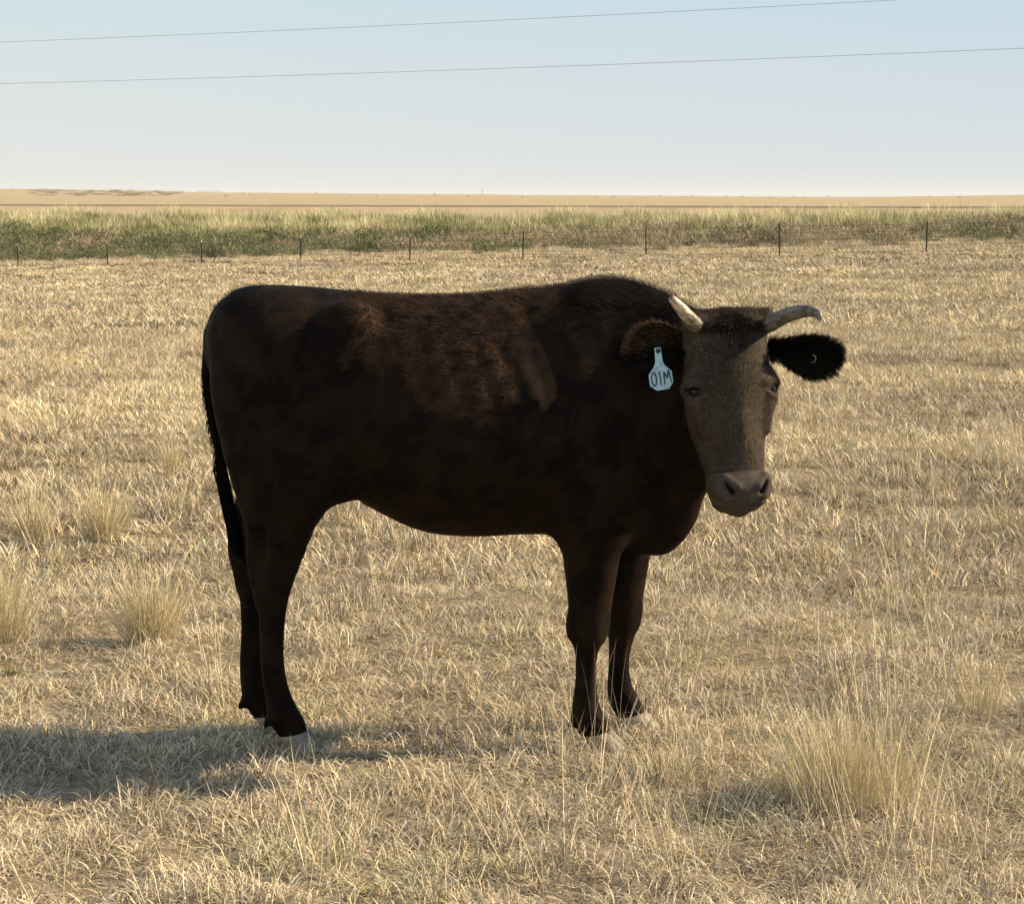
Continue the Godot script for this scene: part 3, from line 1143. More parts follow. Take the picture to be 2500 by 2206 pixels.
func build_cow() -> void:
	var cow := Node3D.new()
	cow.name = "heifer"
	add_child(cow)
	cow.position = COW_AT + Vector3(0, 0.003, 0)
	tag(cow, "black horned heifer with a blue ear tag standing side-on in dry grass", "cow")
	# ---- the body
	var f := Field.new()
	f.st = [
		[-0.832, 1.14, 1.05, 0.02, 0.5, 2.0, 2.0],
		[-0.815, 1.175, 1.00, 0.07, 0.55, 2.2, 2.0],
		[-0.79, 1.212, 0.91, 0.115, 0.6, 2.3, 2.0],
		[-0.749, 1.248, 0.83, 0.155, 0.65, 2.2, 2.0],
		[-0.681, 1.260, 0.775, 0.19, 0.68, 2.0, 2.0],
		[-0.573, 1.258, 0.74, 0.215, 0.66, 1.9, 2.0],
		[-0.464, 1.248, 0.70, 0.225, 0.6, 1.8, 2.0],
		[-0.383, 1.239, 0.65, 0.235, 0.52, 1.8, 2.0],
		[-0.247, 1.233, 0.59, 0.265, 0.46, 1.85, 2.1],
		[-0.111, 1.236, 0.575, 0.28, 0.44, 1.85, 2.1],
		[0.024, 1.250, 0.58, 0.265, 0.43, 1.75, 2.1],
		[0.133, 1.256, 0.578, 0.235, 0.42, 1.65, 2.0],
		[0.241, 1.258, 0.57, 0.205, 0.42, 1.6, 2.0],
		[0.323, 1.248, 0.56, 0.175, 0.42, 1.7, 2.0],
		[0.391, 1.20, 0.56, 0.14, 0.42, 1.9, 2.0],
		[0.440, 1.14, 0.60, 0.09, 0.42, 2.0, 2.0],
		[0.470, 1.02, 0.70, 0.03, 0.45, 2.0, 2.0],
	]
	f.ready()
	for side in [1.0, -1.0]:
		var z: float = side
		# thigh
		chain(f, [[-0.62, 1.00, 0.10 * z, 0.165], [-0.615, 0.85, 0.115 * z, 0.145], [-0.605, 0.72, 0.12 * z, 0.118]], 0.07, 1.5)
		chain(f, [[-0.715, 0.98, 0.095 * z, 0.075], [-0.685, 0.80, 0.10 * z, 0.07], [-0.65, 0.64, 0.105 * z, 0.062]], 0.07, 1.3)
		chain(f, [[-0.51, 0.80, 0.15 * z, 0.06], [-0.455, 0.74, 0.13 * z, 0.035]], 0.09, 1.2)
		# hip bones
		chain(f, [[-0.415, 1.185, 0.165 * z, 0.035], [-0.44, 1.185, 0.155 * z, 0.035]], 0.07, 1.0)
		chain(f, [[-0.765, 1.13, 0.075 * z, 0.035], [-0.74, 1.14, 0.08 * z, 0.045]], 0.06, 1.0)
		# shoulder and point of the shoulder
		chain(f, [[0.20, 1.12, 0.075 * z, 0.115], [0.25, 0.92, 0.115 * z, 0.14], [0.29, 0.74, 0.115 * z, 0.105]], 0.09, 1.6)
		chain(f, [[0.24, 0.78, 0.13 * z, 0.12], [0.215, 0.62, 0.125 * z, 0.092]], 0.08, 1.4)
		chain(f, [[0.135, 1.13, 0.120 * z, 0.030], [0.20, 0.98, 0.165 * z, 0.034], [0.255, 0.84, 0.180 * z, 0.034]], 0.05, 1.0)
		dent(f, [[-0.40, 1.06, 0.275 * z, 0.045], [-0.50, 1.04, 0.275 * z, 0.045]], 0.07)
		dent(f, [[0.10, 0.80, 0.315 * z, 0.04], [0.13, 0.68, 0.285 * z, 0.04]], 0.07)
	# near hind, far hind
	for leg in [[0.0, 0.0, 0.105], [-0.078, -0.095, -0.095]]:
		var u: float = leg[0]
		var l: float = leg[1]
		var z: float = leg[2]
		chain(f, [[-0.605 + u * 0.3, 0.74, z * 1.1, 0.115], [-0.622 + u * 0.6, 0.62, z * 1.08, 0.088], [-0.632 + u, 0.52, z, 0.060], [-0.645 + u, 0.445, z, 0.046], [-0.651 + u, 0.375, z, 0.037], [-0.653 + u, 0.29, z, 0.0325], [-0.650 + (u + l) * 0.5, 0.21, z, 0.0325], [-0.638 + l, 0.145, z, 0.036], [-0.624 + l, 0.095, z, 0.043], [-0.600 + l, 0.055, z, 0.041]], 0.022, 1.15)
		chain(f, [[-0.672 + u, 0.60, z, 0.030], [-0.676 + u, 0.49, z, 0.022], [-0.672 + u, 0.42, z, 0.020]], 0.03, 1.2)
		chain(f, [[-0.664 + l, 0.082, z + 0.018, 0.013], [-0.672 + l, 0.070, z + 0.020, 0.009]], 0.012, 1.0)
	dent(f, [[-0.661, 0.36, 0.142, 0.009], [-0.662, 0.19, 0.140, 0.008]], 0.016)
	dent(f, [[0.188, 0.26, 0.132, 0.009], [0.188, 0.15, 0.133, 0.008]], 0.016)
	chain(f, [[0.222, 0.345, 0.130, 0.018], [0.224, 0.315, 0.128, 0.016]], 0.02, 1.0)
	chain(f, [[-0.650, 0.470, 0.140, 0.016], [-0.640, 0.430, 0.138, 0.014]], 0.02, 1.0)
	for leg in [[0.0, 0.105], [-0.078, -0.095]]:
		var u: float = leg[0]
		var z: float = leg[1]
		chain(f, [[-0.700 + u * 0.7, 0.66, z, 0.018], [-0.702 + u, 0.575, z, 0.014], [-0.703 + u, 0.505, z, 0.017], [-0.690 + u, 0.455, z, 0.014], [-0.678 + u, 0.40, z, 0.012]], 0.018, 1.0)
		dent(f, [[-0.672 + u, 0.60, z + 0.055, 0.020], [-0.675 + u, 0.54, z + 0.045, 0.016]], 0.03)
	chain(f, [[0.240, 0.352, 0.10, 0.020], [0.240, 0.318, 0.10, 0.017]], 0.02, 1.0)
	chain(f, [[0.344, 0.345, -0.10, 0.020], [0.342, 0.305, -0.10, 0.017]], 0.02, 1.0)
	# near fore, far fore
	chain(f, [[0.215, 0.62, 0.115, 0.090], [0.214, 0.511, 0.105, 0.074], [0.212, 0.414, 0.10, 0.061], [0.209, 0.350, 0.10, 0.054], [0.206, 0.315, 0.10, 0.046], [0.203, 0.280, 0.10, 0.034], [0.202, 0.235, 0.10, 0.029], [0.201, 0.180, 0.10, 0.030], [0.201, 0.125, 0.10, 0.037], [0.206, 0.090, 0.10, 0.044], [0.228, 0.052, 0.10, 0.041]], 0.022, 1.1)
	chain(f, [[0.165, 0.355, 0.10, 0.014], [0.166, 0.325, 0.10, 0.016]], 0.03, 1.0)
	chain(f, [[0.168, 0.082, 0.115, 0.013], [0.160, 0.068, 0.117, 0.009]], 0.012, 1.0)
	chain(f, [[0.31, 0.64, -0.11, 0.090], [0.315, 0.51, -0.10, 0.074], [0.313, 0.43, -0.10, 0.063], [0.311, 0.35, -0.10, 0.054], [0.309, 0.30, -0.10, 0.045], [0.307, 0.257, -0.10, 0.035], [0.303, 0.21, -0.10, 0.030], [0.302, 0.165, -0.10, 0.031], [0.306, 0.115, -0.10, 0.037], [0.316, 0.085, -0.10, 0.041], [0.336, 0.050, -0.10, 0.040]], 0.022, 1.1)
	# brisket and neck
	chain(f, [[0.33, 0.64, 0.0, 0.085], [0.40, 0.607, 0.015, 0.078], [0.435, 0.640, 0.03, 0.068]], 0.06, 1.0)
	chain(f, [[0.27, 1.145, 0.0, 0.10], [0.36, 1.135, 0.035, 0.102], [0.45, 1.115, 0.09, 0.096], [0.53, 1.08, 0.16, 0.088]], 0.08, 1.0)
	chain(f, [[0.30, 0.93, 0.0, 0.20], [0.42, 0.93, 0.055, 0.165], [0.54, 0.97, 0.15, 0.12]], 0.09, 1.2)
	chain(f, [[0.36, 0.74, 0.01, 0.12], [0.44, 0.76, 0.06, 0.095], [0.52, 0.84, 0.14, 0.085]], 0.09, 1.1)
	# hollows: before the hip, behind the elbow
	dent(f, [[-0.34, 1.07, 0.31, 0.07], [-0.31, 0.96, 0.325, 0.06]], 0.08, 1.0)
	dent(f, [[-0.34, 1.07, -0.31, 0.07], [-0.31, 0.96, -0.325, 0.06]], 0.08, 1.0)
	var s := Shape.new()
	f.surface(Vector3(-0.87, -0.01, -0.32), Vector3(0.70, 1.31, 0.34), 0.011, s)
	for k in s.v.size():
		var p := s.v[k]
		var w := smoothstep(0.5, 0.8, p.y)
		s.v[k] = p + Vector3(0, 0, signf(p.z)) * w * (0.007 * noise_a.get_noise_3d(p.x * 5.0, p.y * 3.0, p.z * 5.0) + 0.0028 * sin((p.x + 0.35 * (p.y - 0.9)) * 92.0) * smoothstep(-0.34, -0.22, p.x) * smoothstep(0.14, 0.02, p.x) * smoothstep(0.62, 0.75, p.y) * smoothstep(1.18, 1.05, p.y))
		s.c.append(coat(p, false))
	var body_count := s.v.size()
	print("body ", body_count, " ", Time.get_ticks_msec())
	# ---- the head, on a finer grid in its own frame
	var h := Field.new()
	h.axis = 1
	h.st = [
		[0.006, -0.010, -0.115, 0.080, 0.5, 2.2, 2.0],
		[0.025, 0.002, -0.145, 0.100, 0.5, 2.3, 2.0],
		[0.075, 0.016, -0.165, 0.108, 0.5, 2.4, 2.0],
		[0.138, 0.022, -0.185, 0.111, 0.56, 2.3, 2.0],
		[0.196, 0.020, -0.200, 0.113, 0.60, 1.95, 2.0],
		[0.254, 0.019, -0.205, 0.109, 0.55, 1.62, 2.1],
		[0.305, 0.018, -0.190, 0.099, 0.52, 1.55, 2.1],
		[0.357, 0.016, -0.165, 0.087, 0.52, 1.75, 2.1],
		[0.396, 0.012, -0.142, 0.078, 0.52, 2.1, 2.1],
		[0.412, 0.015, -0.135, 0.0765, 0.52, 2.2, 2.1],
		[0.430, 0.026, -0.130, 0.0795, 0.52, 2.3, 2.1],
		[0.455, 0.030, -0.125, 0.0795, 0.52, 2.4, 2.1],
		[0.480, 0.022, -0.115, 0.074, 0.52, 2.3, 2.1],
		[0.498, 0.010, -0.108, 0.067, 0.52, 2.1, 2.0],
		[0.508, -0.001, -0.100, 0.056, 0.5, 2.1, 2.0],
		[0.515, -0.014, -0.090, 0.042, 0.5, 2.0, 2.0],
		[0.519, -0.030, -0.076, 0.024, 0.5, 2.0, 2.0],
	]
	h.ready()
	for e in [-1.0, 1.0]:
		var x: float = e
		chain(h, [[0.092 * x, -0.188, -0.045, 0.034], [0.090 * x, -0.212, -0.045, 0.030]], 0.035, 1.0)
		chain(h, [[0.074 * x, -0.182, 0.002, 0.006], [0.092 * x, -0.180, -0.009, 0.008], [0.110 * x, -0.182, -0.028, 0.009], [0.118 * x, -0.192, -0.052, 0.008]], 0.022, 1.0)
		chain(h, [[0.097 * x, -0.228, -0.030, 0.012], [0.086 * x, -0.30, -0.035, 0.012]], 0.03, 1.0)
		dent(h, [[0.098 * x, -0.206, -0.006, 0.007], [0.109 * x, -0.201, -0.016, 0.0125], [0.122 * x, -0.201, -0.038, 0.011]], 0.006, 1.0)
		chain(h, [[0.088 * x, -0.214, -0.004, 0.004], [0.104 * x, -0.220, -0.016, 0.005], [0.117 * x, -0.217, -0.040, 0.005]], 0.010, 1.0)
		# rims of the nostrils, then the openings
		chain(h, [[0.059 * x, -0.430, 0.002, 0.012], [0.061 * x, -0.456, -0.002, 0.013], [0.048 * x, -0.480, 0.008, 0.012]], 0.016, 1.0)
		chain(h, [[0.052 * x, -0.428, 0.014, 0.007], [0.030 * x, -0.452, 0.025, 0.010]], 0.012, 1.0)
		dent(h, [[0.0540 * x, -0.440, 0.014, 0.0036], [0.0480 * x, -0.452, 0.018, 0.0052], [0.0385 * x, -0.465, 0.022, 0.0078]], 0.005, 0.2)
		# corner of the mouth
		dent(h, [[0.0, -0.490, 0.028, 0.0045], [0.050 * x, -0.492, 0.008, 0.0045]], 0.007, 1.0)
		dent(h, [[0.050 * x, -0.492, 0.008, 0.0045], [0.084 * x, -0.470, -0.055, 0.005]], 0.007, 1.0)
		# horn cores
		chain(h, [[0.070 * x, -0.03, -0.045, 0.034], [0.098 * x, -0.022, -0.03, 0.028]], 0.03, 1.0)
		# hollow of the temple
		dent(h, [[0.135 * x, -0.115, -0.05, 0.03], [0.135 * x, -0.10, -0.05, 0.03]], 0.03, 1.0)
	chain(h, [[-0.062, -0.026, -0.055, 0.030], [0.0, -0.016, -0.055, 0.030], [0.062, -0.026, -0.055, 0.030]], 0.03, 1.0)
	var hs := Shape.new()
	h.surface(Vector3(-0.145, -0.545, -0.23), Vector3(0.145, 0.03, 0.07), 0.0045, hs)
	var base := s.v.size()
	for k in hs.v.size():
		var hv := hs.v[k]
		if hv.y < -0.40:
			# the pebbled skin of the muzzle
			var pad := smoothstep(-0.41, -0.43, hv.y)
			hv += (hv - Vector3(0, -0.45, -0.05)).normalized() * pad * (0.0011 * noise_b.get_noise_3dv(hv * 130.0) + 0.0012 * noise_a.get_noise_3dv(hv * 45.0))
		var p := HEAD_AT + head_turn * hv
		s.v.append(p)
		s.c.append(coat(p, true))
	for k in hs.i:
		s.i.append(k + base)
	print("head ", hs.v.size(), " ", Time.get_ticks_msec())
	# ---- the tail, a tapering tube
	var tc := smooth_chain([[-0.67, 1.195, 0.0, 0.040], [-0.735, 1.205, 0.0, 0.040], [-0.782, 1.180, 0.0, 0.033], [-0.808, 1.135, 0.0, 0.025], [-0.822, 1.08, 0.005, 0.019], [-0.829, 1.02, 0.01, 0.0150], [-0.824, 0.95, 0.015, 0.0135], [-0.811, 0.865, 0.02, 0.0125], [-0.794, 0.785, 0.02, 0.011], [-0.776, 0.70, 0.02, 0.009], [-0.764, 0.64, 0.02, 0.006], [-0.757, 0.58, 0.02, 0.003]], 3)
	var tp := PackedVector3Array()
	var tr := PackedFloat32Array()
	for q in tc:
		tp.append(Vector3(q[0], q[1], q[2]))
		tr.append(q[3])
	var tail := Shape.new()
	tail.tube(tp, tr, 12, PackedColorArray([Color(0.008, 0.007, 0.006)]))
	var tb := s.v.size()
	s.v.append_array(tail.v)
	s.c.append_array(tail.c)
	for k in tail.i:
		s.i.append(k + tb)
	# ---- the ears, cupped shells with thickness
	var ears := [ear(-1.0), ear(1.0)]
	for e in ears:
		var eb := s.v.size()
		s.v.append_array(e.v)
		s.c.append_array(e.c)
		for k in e.i:
			s.i.append(k + eb)
	s.smooth_normals()
	var body := put("body", s.mesh(vmat(0.7, 0.16)), cow)
	# ---- hair
	var hair_m := vmat(0.62, 0.18)
	coat_hair(cow, s, body_count, base + hs.v.size(), hair_m)
	tail_hair(cow, tp, hair_m)
	ear_hair(cow, ears, hair_m)
	poll_hair(cow, hair_m)
	# ---- horns, eyes, hooves, tag
	horns(cow)
	eyes(cow)
	hooves(cow)
	ear_tag(cow)


func coat_hair(cow: Node3D, s: Shape, body_count: int, head_end: int, m: Material) -> void:
	var hair := Shape.new()
	var whorl := head_p(WHORL.x, WHORL.y, 0.03)
	for k in range(0, s.i.size(), 3):
		var a := s.i[k]
		if a >= head_end:
			break
		var b := s.i[k + 1]
		var c := s.i[k + 2]
		var pa := s.v[a]
		var pb := s.v[b]
		var pc := s.v[c]
		var area := (pb - pa).cross(pc - pa).length() * 0.5
		var on_head := a >= body_count
		var mid := (pa + pb + pc) / 3.0
		var dens := 42000.0
		var long := 0.012
		var lift := 0.18
		var wide := 0.0013
		var curl := 0.0
		if on_head:
			dens = 150000.0
			long = 0.013
			wide = 0.0015
			lift = 0.22
			var q := head_turn.inverse() * (mid - HEAD_AT)
			if q.z < -0.10:
				continue
			if q.y < -0.40:
				long = 0.006
				dens = 110000.0 * clampf(maxf((absf(q.x) - 0.045) * 60.0, (q.y + 0.432) * 70.0), 0.0, 1.0)
			if q.y > -0.16 and q.z > -0.06:
				long = 0.016
				lift = 0.32
				curl = 0.25
		else:
			if mid.y < 0.62:
				long = 0.008
				dens = 60000.0
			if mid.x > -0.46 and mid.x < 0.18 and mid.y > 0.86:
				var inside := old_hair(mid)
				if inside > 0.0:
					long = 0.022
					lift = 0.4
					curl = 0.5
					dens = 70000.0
			if mid.y > 1.17 + rng.randf() * 0.06 and mid.x > -0.16 + rng.randf() * 0.12 and s.n[a].y > 0.2 + 0.3 * rng.randf():
				long = 0.021 + 0.010 * smoothstep(0.0, 0.25, mid.x)
				lift = 0.45
				dens = 60000.0
			elif mid.y > 1.20 and mid.x < -0.66:
				long = 0.02
				lift = 0.5
		var want := area * dens
		var cnt := int(want) + int(rng.randf() < want - int(want))
		for q in cnt:
			var u := rng.randf()
			var v := rng.randf()
			if u + v > 1.0:
				u = 1.0 - u
				v = 1.0 - v
			var p := pa + (pb - pa) * u + (pc - pa) * v
			var n := (s.n[a] * (1.0 - u - v) + s.n[b] * u + s.n[c] * v).normalized()
			var flow := Vector3(-0.85, -0.5, 0.0)
			if on_head:
				flow = (p - whorl) * Vector3(1, 1, 0) + Vector3(0, -0.01, 0)
			elif p.y < 0.62:
				flow = Vector3(-0.1, -1.0, 0.0)
			else:
				flow = flow.lerp(Vector3(-0.6, -0.75, 0.0), smoothstep(0.1, 0.5, p.x))
				if lift > 0.44 and p.y > 1.15:
					flow = Vector3(-0.9, 0.25, 0.0)
			flow = (flow.normalized() + Vector3(rng.randf_range(-1, 1), rng.randf_range(-1, 1), rng.randf_range(-1, 1)) * (0.16 + curl)).normalized()
			flow = (flow - n * flow.dot(n)).normalized()
			var dir := (flow * (1.0 - lift) + n * lift).normalized()
			var l := long * rng.randf_range(0.6, 1.25)
			var side := dir.cross(n).normalized()
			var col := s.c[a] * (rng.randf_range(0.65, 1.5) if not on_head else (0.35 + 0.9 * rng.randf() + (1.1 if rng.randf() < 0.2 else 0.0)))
			col.a = 1.0
			var nn := (n + Vector3(rng.randf_range(-1, 1), rng.randf_range(-1, 1), rng.randf_range(-1, 1)) * 0.22).normalized()
			var at := hair.v.size()
			var root := p - n * 0.001
			if long > 0.02:
				var mp := root + dir * l * 0.55
				var tip := mp + (dir - n * 0.3 + flow * 0.4).normalized() * l * 0.45
				hair.ribbon(PackedVector3Array([root, mp, tip]), wide, side, col, col, nn)
			else:
				hair.v.append_array(PackedVector3Array([root - side * wide * 0.5, root + side * wide * 0.5, root + dir * l]))
				hair.n.append_array(PackedVector3Array([nn, nn, nn]))
				hair.c.append_array(PackedColorArray([col, col, col]))
				hair.i.append_array(PackedInt32Array([at, at + 2, at + 1]))
	print("hair ", hair.i.size() / 3, " ", Time.get_ticks_msec())
	var o := put("coat", hair.mesh(m), cow)
	tag(o, "short black coat, rusty along the back and shaggy on the ribs", "", "", "stuff")


func strand(s: Shape, root: Vector3, dir: Vector3, to: Vector3, long: float, width: float, bend: float, wave: float, col: Color) -> void:
	var p := PackedVector3Array([root])
	var d := dir.normalized()
	var side := d.cross(Vector3(rng.randf_range(-1, 1), rng.randf_range(-1, 1), rng.randf_range(-1, 1))).normalized()
	for k in 4:
		p.append(p[k] + d * long / 4.0)
		d = (d + to * bend + Vector3(rng.randf_range(-1, 1), rng.randf_range(-1, 1), rng.randf_range(-1, 1)) * wave).normalized()
	s.ribbon(p, width, side, col, col)


func tail_hair(cow: Node3D, tp: PackedVector3Array, m: Material) -> void:
	var s := Shape.new()
	var last := tp.size() - 1
	for k in 2000:
		var f := lerpf(0.70, 0.97, rng.randf()) * last
		var q := int(f)
		var p := tp[q].lerp(tp[q + 1], f - q)
		var a := rng.randf() * TAU
		var out := Vector3(cos(a), 0, sin(a))
		var root := p + out * 0.005
		var reach := rng.randf_range(0.45, 1.0)
		var end := root.lerp(Vector3(-0.742, 0.505, 0.02), reach) + out * 0.004
		if reach < 0.8:
			end = root + Vector3(0.035, -0.16, 0) * reach + out * 0.006
		var pts := PackedVector3Array()
		var wave := rng.randf() * TAU
		for j in 6:
			var t := j / 5.0
			pts.append(root.lerp(end, t) + out * 0.006 * sin(t * PI) * rng.randf_range(0.8, 1.2) + Vector3(0.004 * sin(wave + t * 5.0) - 0.012 * sin(t * PI), 0, 0))
		s.ribbon(pts, 0.0017, Vector3(cos(wave), 0, sin(wave)), Color(0.0045, 0.004, 0.0036), Color(0.006, 0.005, 0.0045))
	for k in 1500:
		var f := rng.randf_range(0.06, 0.72) * last
		var q := int(f)
		var p := tp[q].lerp(tp[q + 1], f - q)
		var a := rng.randf() * TAU
		var out := Vector3(cos(a), 0, sin(a))
		strand(s, p + out * 0.013, Vector3(-0.05, -1.0, 0) + out * 0.30, Vector3.DOWN, rng.randf_range(0.016, 0.03), 0.0014, 0.4, 0.05, vary(Color(0.006, 0.005, 0.0045), 0.4))
	tag(put("tail_switch", s.mesh(m), cow), "black hair of the hanging tail", "", "", "stuff")


func ear_frame(e: float) -> Array:
	# base, along, across (up), facing
	if e < 0.0:
		return [Vector3(0.474, 1.125, 0.235), Vector3(-1.0, -0.10, 0.0).normalized(), Vector3(-0.10, 0.95, -0.30).normalized(), 0.172, 0.118]
	return [Vector3(0.664, 1.104, 0.235), Vector3(1.0, -0.07, 0.05).normalized(), Vector3(0.0, 0.94, 0.34).normalized(), 0.190, 0.112]


func ear(e: float) -> Shape:
	var s := Shape.new()
	var fr := ear_frame(e)
	var base: Vector3 = fr[0]
	var al: Vector3 = fr[1]
	var up: Vector3 = fr[2]
	var face := al.cross(up).normalized()
	if face.z < 0.0:
		face = -face
	var long: float = fr[3]
	var wide: float = fr[4]
	var rows := 15
	var cols := 13
	for side in 2:
		for r in rows:
			var t := float(r) / (rows - 1)
			var w := wide * (0.34 + 0.66 * smoothstep(0.05, 0.6, t)) * sqrt(maxf(1.0 - pow(t, 6.0), 0.0008))
			for c in cols:
				var u := float(c) / (cols - 1) * 2.0 - 1.0
				var cup := (u * u * 0.46 + 0.02) * w * (1.15 - 0.6 * t)
				var thick := 0.0035 * (1.0 - absf(u) * 0.6) * (1.0 if side == 0 else -1.0)
				var droop := -0.012 * t * t
				var p := base + al * (t * long) + up * (u * w * 0.5 + droop) + face * (cup - 0.018 + thick)
				s.v.append(p)
				var inner := side == 0
				var col := Color(0.010, 0.008, 0.007)
				s.c.append(col)
	for side in 2:
		for r in rows - 1:
			for c in cols - 1:
				var a := side * rows * cols + r * cols + c
				var flip := (side == 0) == (e < 0.0)
				if flip:
					s.i.append_array(PackedInt32Array([a, a + 1, a + cols, a + 1, a + cols + 1, a + cols]))
				else:
					s.i.append_array(PackedInt32Array([a, a + cols, a + 1, a + 1, a + cols, a + cols + 1]))
	return s


func ear_hair(cow: Node3D, ears: Array, m: Material) -> void:
	for q in 2:
		var e: float = [-1.0, 1.0][q]
		var fr := ear_frame(e)
		var al: Vector3 = fr[1]
		var up: Vector3 = fr[2]
		var face := al.cross(up).normalized()
		if face.z < 0.0:
			face = -face
		var s := Shape.new()
		var src: Shape = ears[q]
		for k in 5200:
			var r := rng.randi() % 14
			var c := rng.randi() % 12
			var side := rng.randi() % 2
			var rim := rng.randf() < 0.45
			if rim:
				var w := rng.randf()
				if w < 0.42:
					c = 0
				elif w < 0.84:
					c = 11
				else:
					r = 13
			var a := side * 15 * 13 + r * 13 + c
			var p := src.v[a].lerp(src.v[a + 1], rng.randf()).lerp(src.v[a + 13], rng.randf())
			var u := (c + 0.5) / 6.0 - 1.0
			var out := up * u * (1.2 if rim else 0.5) + al * (0.35 + 0.9 * float(r) / 14.0)
			out += face * (0.5 if side == 0 else -0.4) * (0.3 if rim else 1.0)
			var col := vary(Color(0.007, 0.006, 0.0055), 0.4)
			if e < 0.0 and side == 0:
				col = vary(Color(0.105, 0.058, 0.033), 0.5) if u > rng.randf_range(-0.5, 0.8) else vary(Color(0.014, 0.010, 0.008), 0.5)
			if e < 0.0 and side == 1 and u > 0.3:
				col = vary(Color(0.11, 0.060, 0.034), 0.4)
			strand(s, p, out + Vector3(rng.randf_range(-1, 1), rng.randf_range(-1, 1), rng.randf_range(-1, 1)) * 0.35, al * 0.5 + Vector3.DOWN * 0.2, rng.randf_range(0.012, 0.030), 0.0012, 0.12, 0.22, col)
		tag(put("ear_hair", s.mesh(m), cow), ["brown tufted hair of the tagged ear", "black fuzzy hair of the ear on the right"][q], "", "", "stuff")


func poll_hair(cow: Node3D, m: Material) -> void:
	var s := Shape.new()
	for k in 4200:
		var x := rng.randf_range(-0.085, 0.085)
		var y := rng.randf_range(-0.050, 0.004)
		if rng.randf() < 0.22:
			x = rng.randf_range(-0.022, 0.022)
			y = rng.randf_range(-0.10, 0.0)
		var z := 0.012 - 0.9 * x * x * 3.0 - maxf(y + 0.03, 0.0) * 1.2
		var out := Vector3(signf(x) * absf(x) * 5.0 + rng.randf_range(-0.4, 0.4), 0.25 + y * 9.0, 0.75)
		var long := rng.randf_range(0.010, 0.024)
		if absf(x) < 0.03:
			long *= 1.35
		var col := vary(Color(0.042, 0.030, 0.021) if rng.randf() < 0.6 else Color(0.014, 0.011, 0.009), 0.4)
		strand(s, head_p(x, y, z - 0.004), head_turn * out, (Vector3.DOWN * 0.6 + head_turn * Vector3(signf(x) * 0.3, 0, 0)), long, 0.0013, 0.35, 0.28, col)
	for k in 110:
		var x := rng.randf_range(-0.085, 0.085)
		var y := rng.randf_range(-0.505, -0.43)
		strand(s, head_p(x, y, 0.01 - 6.0 * x * x), head_turn * Vector3(x * 9.0, -0.25, 0.8), Vector3.DOWN, rng.randf_range(0.012, 0.03), 0.0007, 0.15, 0.06, Color(0.05, 0.042, 0.035))
	tag(put("poll_hair", s.mesh(m), cow), "curly dark hair on the poll between the horns", "", "", "stuff")


func horns(cow: Node3D) -> void:
	var m := vmat(0.45, 0.45)
	for e in 2:
		var ctl := [
			[Vector3(-0.070, -0.034, -0.035), Vector3(-0.100, -0.028, -0.015), Vector3(-0.124, -0.008, 0.000), Vector3(-0.147, 0.014, 0.010), Vector3(-0.167, 0.034, 0.016), Vector3(-0.174, 0.041, 0.018)],
			[Vector3(0.070, -0.042, -0.035), Vector3(0.104, -0.034, -0.010), Vector3(0.136, -0.018, 0.034), Vector3(0.166, -0.014, 0.078), Vector3(0.186, -0.024, 0.108), Vector3(0.188, -0.044, 0.120)],
		][e] as Array
		var rr := [[0.022, 0.0215, 0.0182, 0.0145, 0.0105, 0.0065], [0.023, 0.0225, 0.0200, 0.0165, 0.0120, 0.005]][e] as Array
		var cv := Curve3D.new()
		for k in ctl.size():
			var a: Vector3 = ctl[maxi(k - 1, 0)]
			var b: Vector3 = ctl[mini(k + 1, ctl.size() - 1)]
			cv.add_point(ctl[k], -(b - a) / 6.0, (b - a) / 6.0)
		var pts := PackedVector3Array()
		var rad := PackedFloat32Array()
		var cols := PackedColorArray()
		var n := 26
		for k in n + 1:
			var t := float(k) / n
			var q := t * (ctl.size() - 1)
			var i := mini(int(q), ctl.size() - 2)
			var p := cv.sample(i, q - i)
			pts.append(head_p(p.x, p.y, p.z))
			var r := lerpf(rr[i], rr[i + 1], q - i)
			if k == n:
				r *= 0.35
			elif k == n - 1:
				r *= 0.8
			rad.append(r * (1.0 + 0.03 * sin(k * 2.4) * (1.0 - t)))
			var c := Color(0.15, 0.115, 0.08).lerp(Color(0.46, 0.37, 0.26), smoothstep(0.25, 0.55, t)).lerp(Color(0.10, 0.085, 0.075), smoothstep(0.82, 0.95, t))
			if e == 1:
				c = Color(0.11, 0.088, 0.066).lerp(Color(0.125, 0.108, 0.09), smoothstep(0.2, 0.6, t)).lerp(Color(0.26, 0.235, 0.20), smoothstep(0.85, 1.0, t))
			cols.append(c)
		var s := Shape.new()
		s.tube(pts, rad, 18, cols)
		for k in s.v.size():
			var g := noise_b.get_noise_3dv(s.v[k] * 70.0)
			s.v[k] += s.n[k] * g * 0.0014
			var f := clampf(0.85 + 1.1 * noise_a.get_noise_3dv(s.v[k] * 60.0) + 0.6 * noise_c.get_noise_3dv(s.v[k] * 170.0) + 0.3 * g, 0.25, 1.5)
			s.c[k] = Color(s.c[k].r * f, s.c[k].g * f, s.c[k].b * f)
		s.smooth_normals()
		tag(put("horn", s.mesh(m), cow), ["pale horn pointing up and back on the tagged side", "greyish horn curving forward over the forehead"][e])


